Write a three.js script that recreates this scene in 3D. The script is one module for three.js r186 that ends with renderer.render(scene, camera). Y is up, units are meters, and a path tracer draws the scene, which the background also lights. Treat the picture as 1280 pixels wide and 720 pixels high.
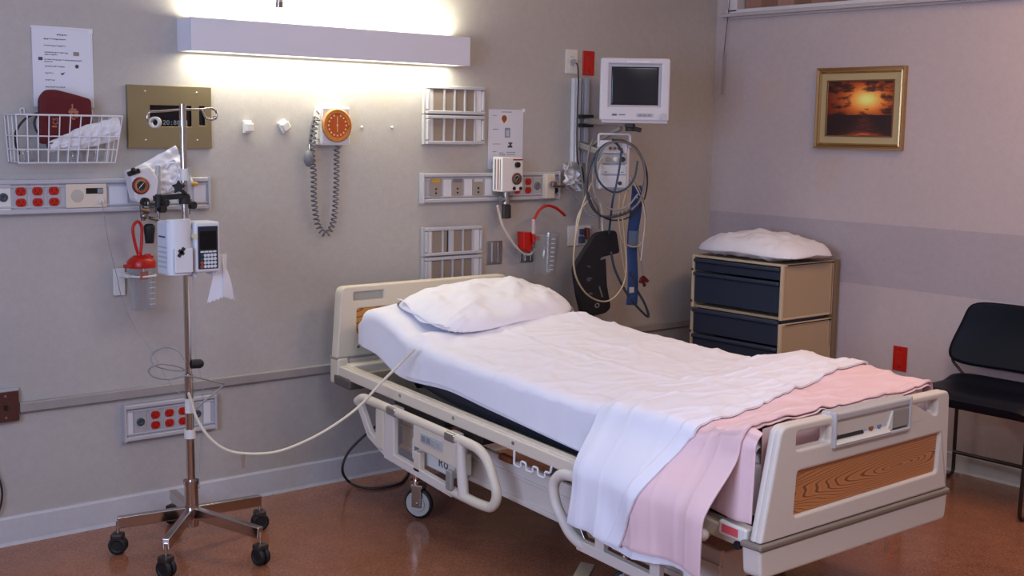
import * as THREE from 'three';
import { RoundedBoxGeometry } from 'three/addons/geometries/RoundedBoxGeometry.js';
import { mergeGeometries, mergeVertices } from 'three/addons/utils/BufferGeometryUtils.js';
import { RectAreaLightUniformsLib } from 'three/addons/lights/RectAreaLightUniformsLib.js';
import { ImprovedNoise } from 'three/addons/math/ImprovedNoise.js';

// ------------------------------------------------------------------ camera, lights, exposure
const scene = new THREE.Scene();
scene.background = new THREE.Color(0x000000);
const renderer = new THREE.WebGLRenderer({ antialias: true });
renderer.toneMapping = THREE.LinearToneMapping;
renderer.toneMappingExposure = 1.0;
renderer.shadowMap.enabled = true;
RectAreaLightUniformsLib.init();

const D2R = Math.PI / 180, FPX = 1555.15;
const camera = new THREE.PerspectiveCamera(2 * Math.atan(360 / FPX) / D2R, 1280 / 720, 0.05, 60);
camera.position.set(-4.979, 1.485, 4.37);
camera.rotation.set(-7.347 * D2R, -39.75 * D2R, 0.939 * D2R, 'YXZ');
scene.add(camera);
camera.updateMatrixWorld();

// the room: back wall z = 0, right wall x = 0; x from XL, z to ZF
const XL = -5.5, ZF = 5.6, CEIL = 2.75;
function rectLight(color, intensity, w, h, pos, target) {
  const l = new THREE.RectAreaLight(color, intensity, w, h);
  l.position.set(...pos); l.lookAt(...target); scene.add(l);
  return l;
}
const OVERBED = { x0: -2.965, x1: -1.695, y0: 1.742, y1: 1.862, d: 0.12 };
// overbed fluorescent tubes, up and down
const WARM = new THREE.Color(1.0, 0.96, 0.74);
rectLight(WARM, 36, 1.2, 0.085, [-2.33, 1.868, 0.058], [-2.33, 3, 0.058]);
rectLight(WARM, 18, 1.2, 0.085, [-2.33, 1.736, 0.058], [-2.33, 0, 0.058]);
// daylight from the window in the wall to the left, behind the photographer
const DAY = new THREE.Color(0.52, 0.65, 1.0);
rectLight(DAY, 9.5, 1.7, 1.2, [XL + 0.03, 1.62, 2.5], [0, 1.62, 2.5]);
// ceiling troffers
const TROFFERS = [
  { x: -1.0, z: 2.5, I: 11, color: new THREE.Color(1.0, 0.61, 0.36), label: 'recessed warm ceiling light panel above the chair side of the bed' },
  { x: -3.3, z: 3.9, I: 17, color: new THREE.Color(0.95, 0.95, 1.0), label: 'recessed cool ceiling light panel above the open floor' }];
for (const t of TROFFERS) rectLight(t.color, t.I, 1.16, 0.56, [t.x, CEIL - 0.025, t.z], [t.x, 0, t.z]);

// ------------------------------------------------------------------ helpers
const noise = new ImprovedNoise();
let seed = 7;
const rnd = () => { seed = (seed * 16807) % 2147483647; return seed / 2147483647; };
const V = (x, y, z) => new THREE.Vector3(x, y, z);
function ray(u, v) {
  return V((u - 640) / FPX, -(v - 360) / FPX, -1).applyQuaternion(camera.quaternion);
}
const CP = camera.position;
const bk = (u, v, z = 0) => { const d = ray(u, v); return d.multiplyScalar((z - CP.z) / d.z).add(CP); };
const rt = (u, v, x = 0) => { const d = ray(u, v); return d.multiplyScalar((x - CP.x) / d.x).add(CP); };
const fl = (u, v, y = 0) => { const d = ray(u, v); return d.multiplyScalar((y - CP.y) / d.y).add(CP); };

const taken = {};
function numbered(n) {
  if (!(n in taken)) { taken[n] = 0; return n; }
  taken[n]++; return n + '_' + String(taken[n]).padStart(3, '0');
}
function clean(g) {
  let r = g.index ? g.toNonIndexed() : g;
  for (const k of Object.keys(r.attributes)) if (!['position', 'normal', 'uv'].includes(k)) r.deleteAttribute(k);
  if (!r.attributes.normal) r.computeVertexNormals();
  return r;
}
function uvBox(g) {          // texture coordinates in metres, along the axis each face points to
  const p = g.attributes.position, n = g.attributes.normal, uv = new Float32Array(p.count * 2);
  for (let i = 0; i < p.count; i++) {
    const ax = Math.abs(n.getX(i)), ay = Math.abs(n.getY(i)), az = Math.abs(n.getZ(i));
    const x = p.getX(i), y = p.getY(i), z = p.getZ(i);
    if (ax >= ay && ax >= az) { uv[2 * i] = z; uv[2 * i + 1] = y; }
    else if (ay >= az) { uv[2 * i] = x; uv[2 * i + 1] = z; }
    else { uv[2 * i] = x; uv[2 * i + 1] = y; }
  }
  g.setAttribute('uv', new THREE.BufferAttribute(uv, 2));
  return g;
}
function mesh(name, geos, mat, parent = scene, keepUV = false) {
  geos = (Array.isArray(geos) ? geos : [geos]).map(clean);
  if (keepUV) for (const g of geos) if (!g.attributes.uv) uvBox(g);
  if (!keepUV) for (const g of geos) g.deleteAttribute('uv');
  let g = geos.length > 1 ? mergeGeometries(geos) : geos[0];
  if (!keepUV) uvBox(g);
  const m = new THREE.Mesh(g, mat);
  m.name = parent === scene ? numbered(name) : name;
  m.castShadow = m.receiveShadow = true;
  parent.add(m);
  return m;
}
function tag(o, label, category, group) {
  o.userData.label = label; o.userData.category = category;
  if (group) o.userData.group = group;
  return o;
}
function thing(name, label, category, pos = [0, 0, 0], group) {
  const o = new THREE.Group(); o.name = numbered(name); o.position.set(...pos); scene.add(o);
  return tag(o, label, category, group);
}
function struct(name, geos, mat, parent = scene, keepUV) {
  const m = mesh(name, geos, mat, parent, keepUV);
  if (parent === scene) m.userData.kind = 'structure';
  return m;
}
// geometry makers; o.off shifts everything so that a thing's parts sit around its base
function box(x0, x1, y0, y1, z0, z1, r = 0.003) {
  const w = x1 - x0, h = y1 - y0, d = z1 - z0;
  r = Math.min(r, w / 2.01, h / 2.01, d / 2.01);
  const g = r > 0.0004 ? new RoundedBoxGeometry(w, h, d, r > 0.012 ? 4 : 2, r) : new THREE.BoxGeometry(w, h, d);
  g.translate((x0 + x1) / 2, (y0 + y1) / 2, (z0 + z1) / 2);
  return g;
}
function cyl(a, b, r0, r1 = r0, seg = 20, open = false) {
  a = a.isVector3 ? a : V(...a); b = b.isVector3 ? b : V(...b);
  const d = b.clone().sub(a), g = new THREE.CylinderGeometry(r1, r0, d.length(), seg, 1, open);
  g.applyQuaternion(new THREE.Quaternion().setFromUnitVectors(V(0, 1, 0), d.normalize()));
  g.translate((a.x + b.x) / 2, (a.y + b.y) / 2, (a.z + b.z) / 2);
  return g;
}
function bar(a, b, w, h) {      // rectangular bar from a to b, w sideways, h upward
  a = a.isVector3 ? a : V(...a); b = b.isVector3 ? b : V(...b);
  const d = b.clone().sub(a), L = d.length();
  const g = new RoundedBoxGeometry(w, h, L, 2, Math.min(w, h) * 0.15);
  const m = new THREE.Matrix4().lookAt(b, a, V(0, 1, 0));
  g.applyMatrix4(m); g.translate((a.x + b.x) / 2, (a.y + b.y) / 2, (a.z + b.z) / 2);
  return g;
}
function tube(pts, r, seg = 60, rad = 10, closed = false, tension = 0.5) {
  pts = pts.map(p => p.isVector3 ? p : V(...p));
  const c = new THREE.CatmullRomCurve3(pts, closed, 'catmullrom', tension);
  const g = new THREE.TubeGeometry(c, seg, r, rad, closed);
  if (closed) return g;
  const caps = [pts[0], pts[pts.length - 1]].map(p => { const s = new THREE.SphereGeometry(r, 8, 6); s.translate(p.x, p.y, p.z); return s; });
  return mergeGeometries([clean(g), ...caps.map(clean)]);
}
function bent(pts, r, rad = 10, bend = 0.03) {   // straight runs with rounded bends
  pts = pts.map(p => p.isVector3 ? p : V(...p));
  const path = new THREE.CurvePath(); let last = pts[0];
  for (let i = 1; i < pts.length - 1; i++) {
    const a = pts[i - 1], b = pts[i], c = pts[i + 1];
    const l = Math.min(bend, b.distanceTo(a) * 0.49, b.distanceTo(c) * 0.49);
    const p = b.clone().add(a.clone().sub(b).setLength(l)), q = b.clone().add(c.clone().sub(b).setLength(l));
    if (last.distanceTo(p) > 1e-4) path.add(new THREE.LineCurve3(last, p));
    path.add(new THREE.QuadraticBezierCurve3(p, b, q)); last = q;
  }
  path.add(new THREE.LineCurve3(last, pts[pts.length - 1]));
  const list = [];
  for (const c of path.curves) {
    const n = c.isLineCurve3 ? 3 : 7;
    for (let k = 0; k < n; k++) list.push(c.getPoint(k / n));
  }
  list.push(pts[pts.length - 1]);
  const cr = new THREE.CatmullRomCurve3(list, false, 'centripetal');
  const g = clean(new THREE.TubeGeometry(cr, list.length * 3, r, rad, false));
  const caps = [pts[0], pts[pts.length - 1]].map(p => { const s = new THREE.SphereGeometry(r, 8, 6); s.translate(p.x, p.y, p.z); return clean(s); });
  return mergeGeometries([g, ...caps]);
}
function lathe(prof, x, y, z, seg = 28) {
  const g = new THREE.LatheGeometry(prof.map(([r, h]) => new THREE.Vector2(r, h)), seg);
  g.translate(x, y, z); return g;
}
function disc(c, n, r, h, seg = 28) {   // short cylinder whose base centre is c, along n
  c = c.isVector3 ? c : V(...c); n = (n.isVector3 ? n : V(...n)).clone().normalize();
  return cyl(c, c.clone().addScaledVector(n, h), r, r, seg);
}
function ball(c, rx, ry = rx, rz = rx) {
  const g = new THREE.SphereGeometry(1, 20, 14); g.scale(rx, ry, rz); c = c.isVector3 ? c : V(...c); g.translate(c.x, c.y, c.z); return g;
}
function extrude(pts, z0, depth, bevel = 0.004, holes = []) {   // outline in x, y; pushed along z
  const s = new THREE.Shape(pts.map(([x, y]) => new THREE.Vector2(x, y)));
  for (const h of holes) s.holes.push(new THREE.Path(h.map(([x, y]) => new THREE.Vector2(x, y))));
  const g = new THREE.ExtrudeGeometry(s, { depth: depth - 2 * bevel, bevelEnabled: bevel > 0, bevelThickness: bevel, bevelSize: bevel, bevelOffset: -bevel, bevelSegments: 3, curveSegments: 8 });
  g.translate(0, 0, z0 + bevel); return g;
}
function roundPoly(pts, r, seg = 6) {   // rounds the corners of an outline
  const out = [], n = pts.length;
  for (let i = 0; i < n; i++) {
    const a = pts[(i + n - 1) % n], b = pts[i], c = pts[(i + 1) % n], rr = Array.isArray(r) ? r[i] : r;
    const la = Math.hypot(a[0] - b[0], a[1] - b[1]), lc = Math.hypot(c[0] - b[0], c[1] - b[1]);
    const l = Math.min(rr, la * 0.49, lc * 0.49);
    const p = [b[0] + (a[0] - b[0]) / la * l, b[1] + (a[1] - b[1]) / la * l], q = [b[0] + (c[0] - b[0]) / lc * l, b[1] + (c[1] - b[1]) / lc * l];
    for (let k = 0; k <= seg; k++) {
      const t = k / seg, u = 1 - t;
      out.push([u * u * p[0] + 2 * u * t * b[0] + t * t * q[0], u * u * p[1] + 2 * u * t * b[1] + t * t * q[1]]);
    }
  }
  return out;
}
const rectPts = (x0, x1, y0, y1) => [[x0, y0], [x1, y0], [x1, y1], [x0, y1]];
function shell(fn, nu, nv, th) {        // a cloth of thickness th over fn(u, v), u and v from 0 to 1
  const P = [], idx = [];
  for (let j = 0; j <= nv; j++) for (let i = 0; i <= nu; i++) P.push(fn(i / nu, j / nv));
  const W = nu + 1, N = P.map(() => V(0, 0, 0));
  const quads = [];
  for (let j = 0; j < nv; j++) for (let i = 0; i < nu; i++) {
    const a = j * W + i, b = a + 1, c = a + W + 1, d = a + W; quads.push([a, b, c, d]);
    const n = P[b].clone().sub(P[a]).cross(P[d].clone().sub(P[a])).add(P[d].clone().sub(P[c]).cross(P[b].clone().sub(P[c])));
    for (const k of [a, b, c, d]) N[k].add(n);
  }
  N.forEach(n => n.normalize());
  const pos = [], T = P.length;
  for (const p of P) pos.push(p.x, p.y, p.z);
  P.forEach((p, k) => pos.push(p.x - N[k].x * th, p.y - N[k].y * th, p.z - N[k].z * th));
  for (const [a, b, c, d] of quads) { idx.push(a, b, c, a, c, d); idx.push(a + T, c + T, b + T, a + T, d + T, c + T); }
  const edge = (a, b) => idx.push(b, a, a + T, b, a + T, b + T);
  for (let i = 0; i < nu; i++) { edge(i, i + 1); edge(nv * W + i + 1, nv * W + i); }
  for (let j = 0; j < nv; j++) { edge((j + 1) * W, j * W); edge(j * W + nu, (j + 1) * W + nu); }
  const g = new THREE.BufferGeometry();
  g.setAttribute('position', new THREE.Float32BufferAttribute(pos, 3)); g.setIndex(idx); g.computeVertexNormals();
  return g;
}
const lerp = (a, b, t) => a + (b - a) * t, clamp = (x, a = 0, b = 1) => Math.min(b, Math.max(a, x));
const sstep = (a, b, x) => { const t = clamp((x - a) / (b - a)); return t * t * (3 - 2 * t); };
function curve1(keys) {          // smooth curve through [x, y] pairs
  const n = keys.length, m = keys.map((k, i) => { const a = keys[Math.max(0, i - 1)], b = keys[Math.min(n - 1, i + 1)]; return (b[1] - a[1]) / (b[0] - a[0]); });
  return x => {
    if (x <= keys[0][0]) return keys[0][1];
    for (let i = 1; i < n; i++) if (x <= keys[i][0]) {
      const h = keys[i][0] - keys[i - 1][0], t = (x - keys[i - 1][0]) / h, t2 = t * t, t3 = t2 * t;
      return (2 * t3 - 3 * t2 + 1) * keys[i - 1][1] + (t3 - 2 * t2 + t) * h * m[i - 1] + (3 * t2 - 2 * t3) * keys[i][1] + (t3 - t2) * h * m[i];
    }
    return keys[n - 1][1];
  };
}
const nz = (x, y, z) => noise.noise(x, y, z);

// ------------------------------------------------------------------ textures and materials
function dataTex(size, fn, metres, srgb = true) {
  const d = new Uint8Array(size * size * 4);
  for (let j = 0; j < size; j++) for (let i = 0; i < size; i++) {
    const c = fn(i / size, j / size), k = 4 * (j * size + i);
    d[k] = clamp(c[0], 0, 255); d[k + 1] = clamp(c[1], 0, 255); d[k + 2] = clamp(c[2], 0, 255); d[k + 3] = 255;
  }
  const t = new THREE.DataTexture(d, size, size);
  t.wrapS = t.wrapT = THREE.RepeatWrapping; t.magFilter = THREE.LinearFilter; t.minFilter = THREE.LinearMipmapLinearFilter; t.generateMipmaps = true;
  if (srgb) t.colorSpace = THREE.SRGBColorSpace;
  t.repeat.set(1 / metres, 1 / metres); t.needsUpdate = true;
  return t;
}
function tnoise(u, v, f, z) {    // noise that wraps at 0..1
  const a = nz(u * f, v * f, z), b = nz((u - 1) * f, v * f, z), c = nz(u * f, (v - 1) * f, z), d = nz((u - 1) * f, (v - 1) * f, z);
  return lerp(lerp(a, b, u), lerp(c, d, u), v);
}
function canvasTex(w, h, draw) {
  const c = document.createElement('canvas'); c.width = w; c.height = h;
  const x = c.getContext('2d'); draw(x, w, h);
  const t = new THREE.CanvasTexture(c); t.colorSpace = THREE.SRGBColorSpace; t.anisotropy = 4;
  return t;
}
const std = (color, rough = 0.6, extra = {}) => new THREE.MeshStandardMaterial({ color, roughness: rough, ...extra });
const phys = (color, rough, extra = {}) => new THREE.MeshPhysicalMaterial({ color, roughness: rough, ...extra });

const wallTex = (r, g, b) => dataTex(512, (u, v) => {
  const big = tnoise(u, v, 4, 3.3) * 3.5 + tnoise(u, v, 11, 8.1) * 2.5, fine = tnoise(u, v, 90, 1.7) * 5 + (rnd() - 0.5) * 5;
  const st = Math.max(0, tnoise(u, v, 6, 21.5) - 0.28) * 46;   // old beige scuffs in the paint
  return [r + big + fine + st * 0.15, g + big + fine - st * 0.25, b + big + fine - st * 0.9];
}, 2.4);
const orange = dataTex(256, (u, v) => { const n = 128 + tnoise(u, v, 40, 2) * 70 + tnoise(u, v, 90, 5) * 50; return [n, n, n]; }, 0.35, false);
const M = {};
M.wall = std(0xffffff, 0.72, { map: wallTex(180, 175, 172), bumpMap: orange, bumpScale: 0.0006 });
M.wallRight = std(0xffffff, 0.72, { map: wallTex(190, 178, 181), bumpMap: orange, bumpScale: 0.0006 });
M.band = std(0xffffff, 0.7, { map: wallTex(172, 163, 171), bumpMap: orange, bumpScale: 0.0006 });
M.ceiling = std(0xd9d6d0, 0.9);
M.base = std(0xffffff, 0.55, { map: wallTex(193, 193, 199) });
M.bumper = std(0xffffff, 0.6, { map: wallTex(156, 150, 148) });
const floorMap = dataTex(1024, (u, v) => {
  const big = tnoise(u, v, 5, 1.2) * 10 + tnoise(u, v, 17, 4.4) * 10;
  const sp = tnoise(u, v, 150, 9.2) * 34 + (rnd() - 0.5) * 34;
  const light = rnd() > 0.985 ? 34 : 0, dark = rnd() > 0.985 ? -34 : 0;
  const k = big + sp + light + dark;
  return [141 + k, 92 + k * 0.8, 70 + k * 0.66];
}, 1.1);
M.floor = phys(0xffffff, 0.16, { map: floorMap, specularIntensity: 0.8 });
M.white = std(0xd8d8de, 0.45);
M.fixture = std(0xdedeea, 0.4);
M.rail = std(0xb8b7be, 0.4);
M.plateWhite = std(0xdcdad6, 0.4);
M.plateGrey = std(0xaeadb0, 0.45);
M.tan = std(0x8f8074, 0.6);
M.redPlastic = std(0xb81c0e, 0.38);
M.redGlow = std(0xb81608, 0.35);
M.darkRed = std(0x5a0a14, 0.7);
M.black = std(0x0d0d10, 0.4);
M.rubber = std(0x121214, 0.6);
M.chrome = std(0xc9c2bd, 0.1, { metalness: 1 });
M.steel = std(0xb9b8b6, 0.32, { metalness: 1 });
M.brass = std(0x958a6c, 0.42, { metalness: 0.7 });
M.beige = std(0xd6cbb9, 0.42);
M.beigeLight = std(0xdacdbc, 0.42);
M.bedGrey = std(0xd7cec6, 0.45);
M.bumperDark = std(0x85796f, 0.55);
M.navy = std(0x161c2c, 0.55);
M.drawer = std(0x273044, 0.5);
M.cabinet = std(0xb9a184, 0.55);
M.cabinetEdge = std(0xcdb99c, 0.5);
M.chairVinyl = phys(0x0a0f1c, 0.45, { specularIntensity: 0.45 });
M.chairFrame = std(0x2b1b1a, 0.35);
M.cord = std(0xd8cfbe, 0.5);
M.cordGrey = std(0x8e8d90, 0.5);
M.cordDark = std(0x2c2728, 0.55);
M.coil = std(0x68666e, 0.5);
M.glassy = phys(0xf3f5f7, 0.04, { transmission: 0.95, thickness: 0, ior: 1.5 });
M.filmy = phys(0xf4f4fa, 0.35, { transmission: 0.22, thickness: 0 });
M.paper = std(0xdfe0ea, 0.8);
const weave = dataTex(256, (u, v) => { const n = 128 + 60 * Math.sin(u * Math.PI * 2 * 32) * Math.sin(v * Math.PI * 2 * 32) + (rnd() - 0.5) * 60; return [n, n, n]; }, 0.05, false);
const fuzz = dataTex(256, (u, v) => { const n = 128 + tnoise(u, v, 50, 3) * 120 + (rnd() - 0.5) * 80; return [n, n, n]; }, 0.08, false);
M.sheet = phys(0xe8e7f3, 0.9, { bumpMap: weave, bumpScale: 0.0002, sheen: 0.2, sheenRoughness: 0.6 });
M.pillow = phys(0xe9e8f2, 0.9, { bumpMap: weave, bumpScale: 0.0002, sheen: 0.2, sheenRoughness: 0.6 });
M.pink = phys(0xeccbd0, 0.95, { bumpMap: fuzz, bumpScale: 0.0012, sheen: 0.35, sheenRoughness: 0.7, sheenColor: new THREE.Color(0xffe0e4) });
const woodTex = (r, g, b, sx, cx, cy) => dataTex(512, (u, v) => {
  const x = (u - cx), y = (v - cy) * 1.0;
  const d = Math.sqrt(x * x * 0.5 + y * y * 1.6) + tnoise(u, v, 5, 2.2) * 0.08 + tnoise(u, v, 2, 6.2) * 0.05;
  const rings = Math.sin(d * sx), fine = tnoise(u * 1, v, 120, 4.2) * 10 + (rnd() - 0.5) * 10;
  const ln = Math.pow(Math.max(0, rings), 3), k = rings * 8 + fine, q = 1 - 0.42 * ln;
  return [(r + k) * q, (g + k * 0.85) * q * (1 - 0.1 * ln), (b + k * 0.6) * q * (1 - 0.16 * ln)];
}, 1);
// ------------------------------------------------------------------ the room
const T = 0.12;
struct('floor', box(XL - T, T, -T, 0, -T, ZF + T, 0), M.floor);
struct('ceiling', box(XL - T, T, CEIL, CEIL + T, -T, ZF + T, 0), M.ceiling);
struct('wall_back', box(XL - T, T, 0, CEIL, -T, 0, 0), M.wall);
struct('wall_front', box(XL - T, T, 0, CEIL, ZF, ZF + T, 0), M.wall);
// right wall, open where the high window sits
const WIN = { z0: 0.14, z1: 2.3, y0: 2.085, y1: 2.6 };
{
  const w = struct('wall_right', [
    box(0, T, 1.07, WIN.y0, 0, ZF, 0), box(0, T, WIN.y1, CEIL, 0, ZF, 0),
    box(0, T, WIN.y0, WIN.y1, 0, WIN.z0, 0), box(0, T, WIN.y0, WIN.y1, WIN.z1, ZF, 0), box(0, T, 0, 0.78, 0, ZF, 0)], M.wallRight);
  const b = mesh('painted_band', box(0, T, 0.78, 1.07, 0, ZF, 0), M.band, w);
  b.userData.label = 'wide grey painted band';
}
// left wall with the daylight window (behind the photographer)
const LW = { z0: 1.6, z1: 3.4, y0: 0.98, y1: 2.26 };
struct('wall_left', [
  box(XL - T, XL, 0, LW.y0, 0, ZF, 0), box(XL - T, XL, LW.y1, CEIL, 0, ZF, 0),
  box(XL - T, XL, LW.y0, LW.y1, 0, LW.z0, 0), box(XL - T, XL, LW.y0, LW.y1, LW.z1, ZF, 0)], M.wall);
{
  const w = new THREE.Group(); w.name = 'window_2'; w.userData.kind = 'structure'; scene.add(w);
  mesh('window_frame', [box(XL - 0.08, XL + 0.01, LW.y0, LW.y0 + 0.05, LW.z0, LW.z1), box(XL - 0.08, XL + 0.01, LW.y1 - 0.05, LW.y1, LW.z0, LW.z1),
    box(XL - 0.08, XL + 0.01, LW.y0 + 0.05, LW.y1 - 0.05, LW.z0, LW.z0 + 0.05), box(XL - 0.08, XL + 0.01, LW.y0 + 0.05, LW.y1 - 0.05, LW.z1 - 0.05, LW.z1)], M.white, w);
  mesh('pane', box(XL - 0.05, XL - 0.03, LW.y0 + 0.05, LW.y1 - 0.05, LW.z0 + 0.05, LW.z1 - 0.05, 0), std(0xdfe6f2, 0.4, { emissive: DAY, emissiveIntensity: 1.2 }), w);
}
// high window with vertical blinds on the right wall
{
  const w = new THREE.Group(); w.name = 'window_1'; w.userData.kind = 'structure'; scene.add(w);
  const f = 0.05;
  mesh('window_frame', [box(-0.012, 0.07, WIN.y0 - 0.012, WIN.y0 + 0.012, WIN.z0 - 0.07, WIN.z1 + 0.07, 0.003), box(-0.012, 0.07, WIN.y1 - 0.03, WIN.y1 + 0.03, WIN.z0 - 0.07, WIN.z1 + 0.07, 0.003),
    box(-0.012, 0.07, WIN.y0, WIN.y1, WIN.z0 - 0.06, WIN.z0, 0.003), box(-0.012, 0.07, WIN.y0, WIN.y1, WIN.z1, WIN.z1 + 0.06, 0.003)], M.white, w);
  mesh('window_sill', [box(-0.04, 0, WIN.y0 - 0.026, WIN.y0 - 0.008, WIN.z0 - 0.085, WIN.z1 + 0.085, 0.004), box(-0.02, 0, WIN.y0 - 0.036, WIN.y0 - 0.026, WIN.z0 - 0.08, WIN.z1 + 0.08, 0.002)], std(0xb9b2b6, 0.5), w);
  mesh('pane', box(0.095, 0.103, WIN.y0, WIN.y1, WIN.z0, WIN.z1, 0), std(0x2a2c34, 0.1), w);
  const tones = [0x9a7266, 0x84604f, 0xa47c6e, 0x7c5a4c].map(c => std(c, 0.75));
  const slat = clean(box(-0.002, 0.002, 0, WIN.y1 - WIN.y0 - 0.05, -0.021, 0.021, 0.001)); uvBox(slat);
  let k = 0;
  for (let z = WIN.z0 + 0.03; z < WIN.z1 - 0.02; z += 0.034) {
    const s = new THREE.Mesh(slat, tones[(k * 7 + (k % 3)) % 4]); s.name = 'slat'; s.castShadow = s.receiveShadow = true;
    s.position.set(0.052, WIN.y0 + 0.018, z); s.rotation.y = 0.28 + 0.06 * Math.sin(k * 2.3); w.add(s); k++;
  }
}
{ // tilt wand of the blinds
  const a = rt(909, 0, -0.03), b = rt(905, 66, -0.03), c = rt(902, 119, -0.03);
  a.y = 2.5; a.z += 0.05;
  const t = thing('blind_wand', 'thin grey blind wand hanging beside the high window', 'blind wand', [b.x, c.y, b.z]);
  const off = [b.x, c.y, b.z];
  mesh('wand', cyl(V(c.x, c.y, c.z).sub(V(...off)), b.clone().sub(V(...off)), 0.0048), M.cordGrey, t);
  mesh('cord', cyl(b.clone().sub(V(...off)), a.clone().sub(V(...off)), 0.002), M.cordDark, t);
}
// baseboards
struct('baseboard_back', extrudeBase(XL, 0, 'x'), M.base);
struct('baseboard_right', extrudeBase(0.012, ZF, 'z'), M.base);
function extrudeBase(a, b, dir) {
  const h = dir === 'x' ? 0.103 : 0.085, pr = [[0, 0], [0.016, 0], [0.012, 0.012], [0.011, h - 0.008], [0.006, h], [0, h]];
  const s = new THREE.Shape(pr.map(([x, y]) => new THREE.Vector2(x, y)));
  const g = new THREE.ExtrudeGeometry(s, { depth: b - a, bevelEnabled: false });
  if (dir === 'x') { g.rotateY(Math.PI / 2); g.scale(1, 1, -1); g.translate(a, 0, 0); const i = g.index; g.scale(1, 1, 1); flip(g); }
  else { g.scale(-1, 1, 1); g.translate(0, 0, a); flip(g); }
  return g;
}
function flip(g) {
  const n = g.index ? g.toNonIndexed() : g, p = n.attributes.position;
  for (let i = 0; i < p.count; i += 3) { const x = p.getX(i + 1), y = p.getY(i + 1), z = p.getZ(i + 1); p.setXYZ(i + 1, p.getX(i + 2), p.getY(i + 2), p.getZ(i + 2)); p.setXYZ(i + 2, x, y, z); }
  g.index = null; g.attributes = n.attributes; g.computeVertexNormals();
}
// bumper strip along the back wall
struct('trim_1', box(-3.58, -0.02, 0.47, 0.507, 0, 0.022, 0.006), M.bumper);

// ceiling troffers (above the frame)
TROFFERS.forEach(({ x, z, color, label }) => {
  const t = thing('ceiling_light', label, 'light', [x, CEIL, z], 'ceiling light panels');
  mesh('light_frame', [box(-0.61, 0.61, -0.015, 0, -0.31, -0.28), box(-0.61, 0.61, -0.015, 0, 0.28, 0.31), box(-0.61, -0.58, -0.015, 0, -0.28, 0.28), box(0.58, 0.61, -0.015, 0, -0.28, 0.28)], M.white, t);
  mesh('diffuser', box(-0.58, 0.58, -0.01, 0, -0.28, 0.28, 0), std(0xffffff, 0.5, { emissive: color, emissiveIntensity: 1.2 }), t);
});

// ------------------------------------------------------------------ overbed light
{
  const o = OVERBED, cx = (o.x0 + o.x1) / 2, t = thing('overbed_light', 'long pale grey overbed fluorescent light glowing on the wall', 'light', [cx, o.y0, 0]);
  const hw = (o.x1 - o.x0) / 2, h = o.y1 - o.y0;
  mesh('front_panel', [box(-hw, hw, 0, h, o.d - 0.012, o.d, 0.003)], M.fixture, t);
  mesh('end_cap', box(-hw, -hw + 0.01, 0.001, h - 0.001, 0, o.d - 0.006, 0.002), M.fixture, t);
  mesh('end_cap', box(hw - 0.01, hw, 0.001, h - 0.001, 0, o.d - 0.006, 0.002), M.fixture, t);
  mesh('back_plate', box(-hw + 0.01, hw - 0.01, 0, h, 0, 0.008, 0.001), M.white, t);
  const glow = std(0xfffbe8, 0.5, { emissive: WARM, emissiveIntensity: 2.2 });
  mesh('diffuser', box(-hw + 0.011, hw - 0.011, 0.004, 0.014, 0.009, o.d - 0.013, 0.002), glow, t);
  mesh('diffuser', box(-hw + 0.011, hw - 0.011, h - 0.014, h - 0.004, 0.009, o.d - 0.013, 0.002), glow, t);
}
{ // steel rod end hanging from the ceiling
  const p = bk(349, 10, 0.3);
  const t = thing('ceiling_rod', 'steel rod hanging from ceiling above the overbed light', 'rod', [p.x, p.y, p.z]);
  mesh('rod', cyl([0, 0.012, 0], [0, CEIL - p.y, 0], 0.0125), M.steel, t);
  mesh('end_cap', cyl([0, 0, 0], [0, 0.02, 0], 0.0145, 0.0145), M.chrome, t);
}
// ------------------------------------------------------------------ wall rails with outlets
const FACE = (r = 0.0175) => { const pts = []; for (let k = 0; k < 24; k++) { const a = k / 24 * Math.PI * 2; pts.push([Math.cos(a) * r, clamp(Math.sin(a) * r, -r * 0.82, r * 0.82)]); } return pts; };
function duplex(parent, x, y, z, mat = M.redPlastic, plate = M.plateGrey, pw = 0.046, ph = 0.088) {
  const p = mesh('outlet_plate', box(x - pw / 2, x + pw / 2, y - ph / 2, y + ph / 2, z, z + 0.004, 0.0015), plate, parent);
  for (const s of [-1, 1]) {
    const g = extrude(FACE(), 0, 0.005, 0.001); g.translate(x, y + s * 0.0192, z + 0.003);
    mesh('receptacle', g, mat, p);
    mesh('slot', [box(x - 0.0085, x - 0.0062, y + s * 0.0192 - 0.002, y + s * 0.0192 + 0.007, z + 0.0075, z + 0.0085, 0), box(x + 0.0062, x + 0.0085, y + s * 0.0192 - 0.001, y + s * 0.0192 + 0.006, z + 0.0075, z + 0.0085, 0),
      cyl([x, y + s * 0.0192 - 0.008, z + 0.0075], [x, y + s * 0.0192 - 0.008, z + 0.0085], 0.0028)], M.black, p);
  }
  return p;
}
function roundJack(parent, x, y, z, plate, r = 0.015, pw = 0.046, ph = 0.088, col = std(0x3c4652, 0.45)) {
  const p = mesh('jack_plate', box(x - pw / 2, x + pw / 2, y - ph / 2, y + ph / 2, z, z + 0.004, 0.0015), plate, parent);
  mesh('jack', [lathe([[0.0001, 0.004], [r * 0.35, 0.004], [r * 0.4, 0.007], [r * 0.85, 0.007], [r, 0.004], [r, 0]], 0, 0, 0).rotateX(Math.PI / 2).translate(x, y, z + 0.004)], col, p);
  return p;
}
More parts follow.
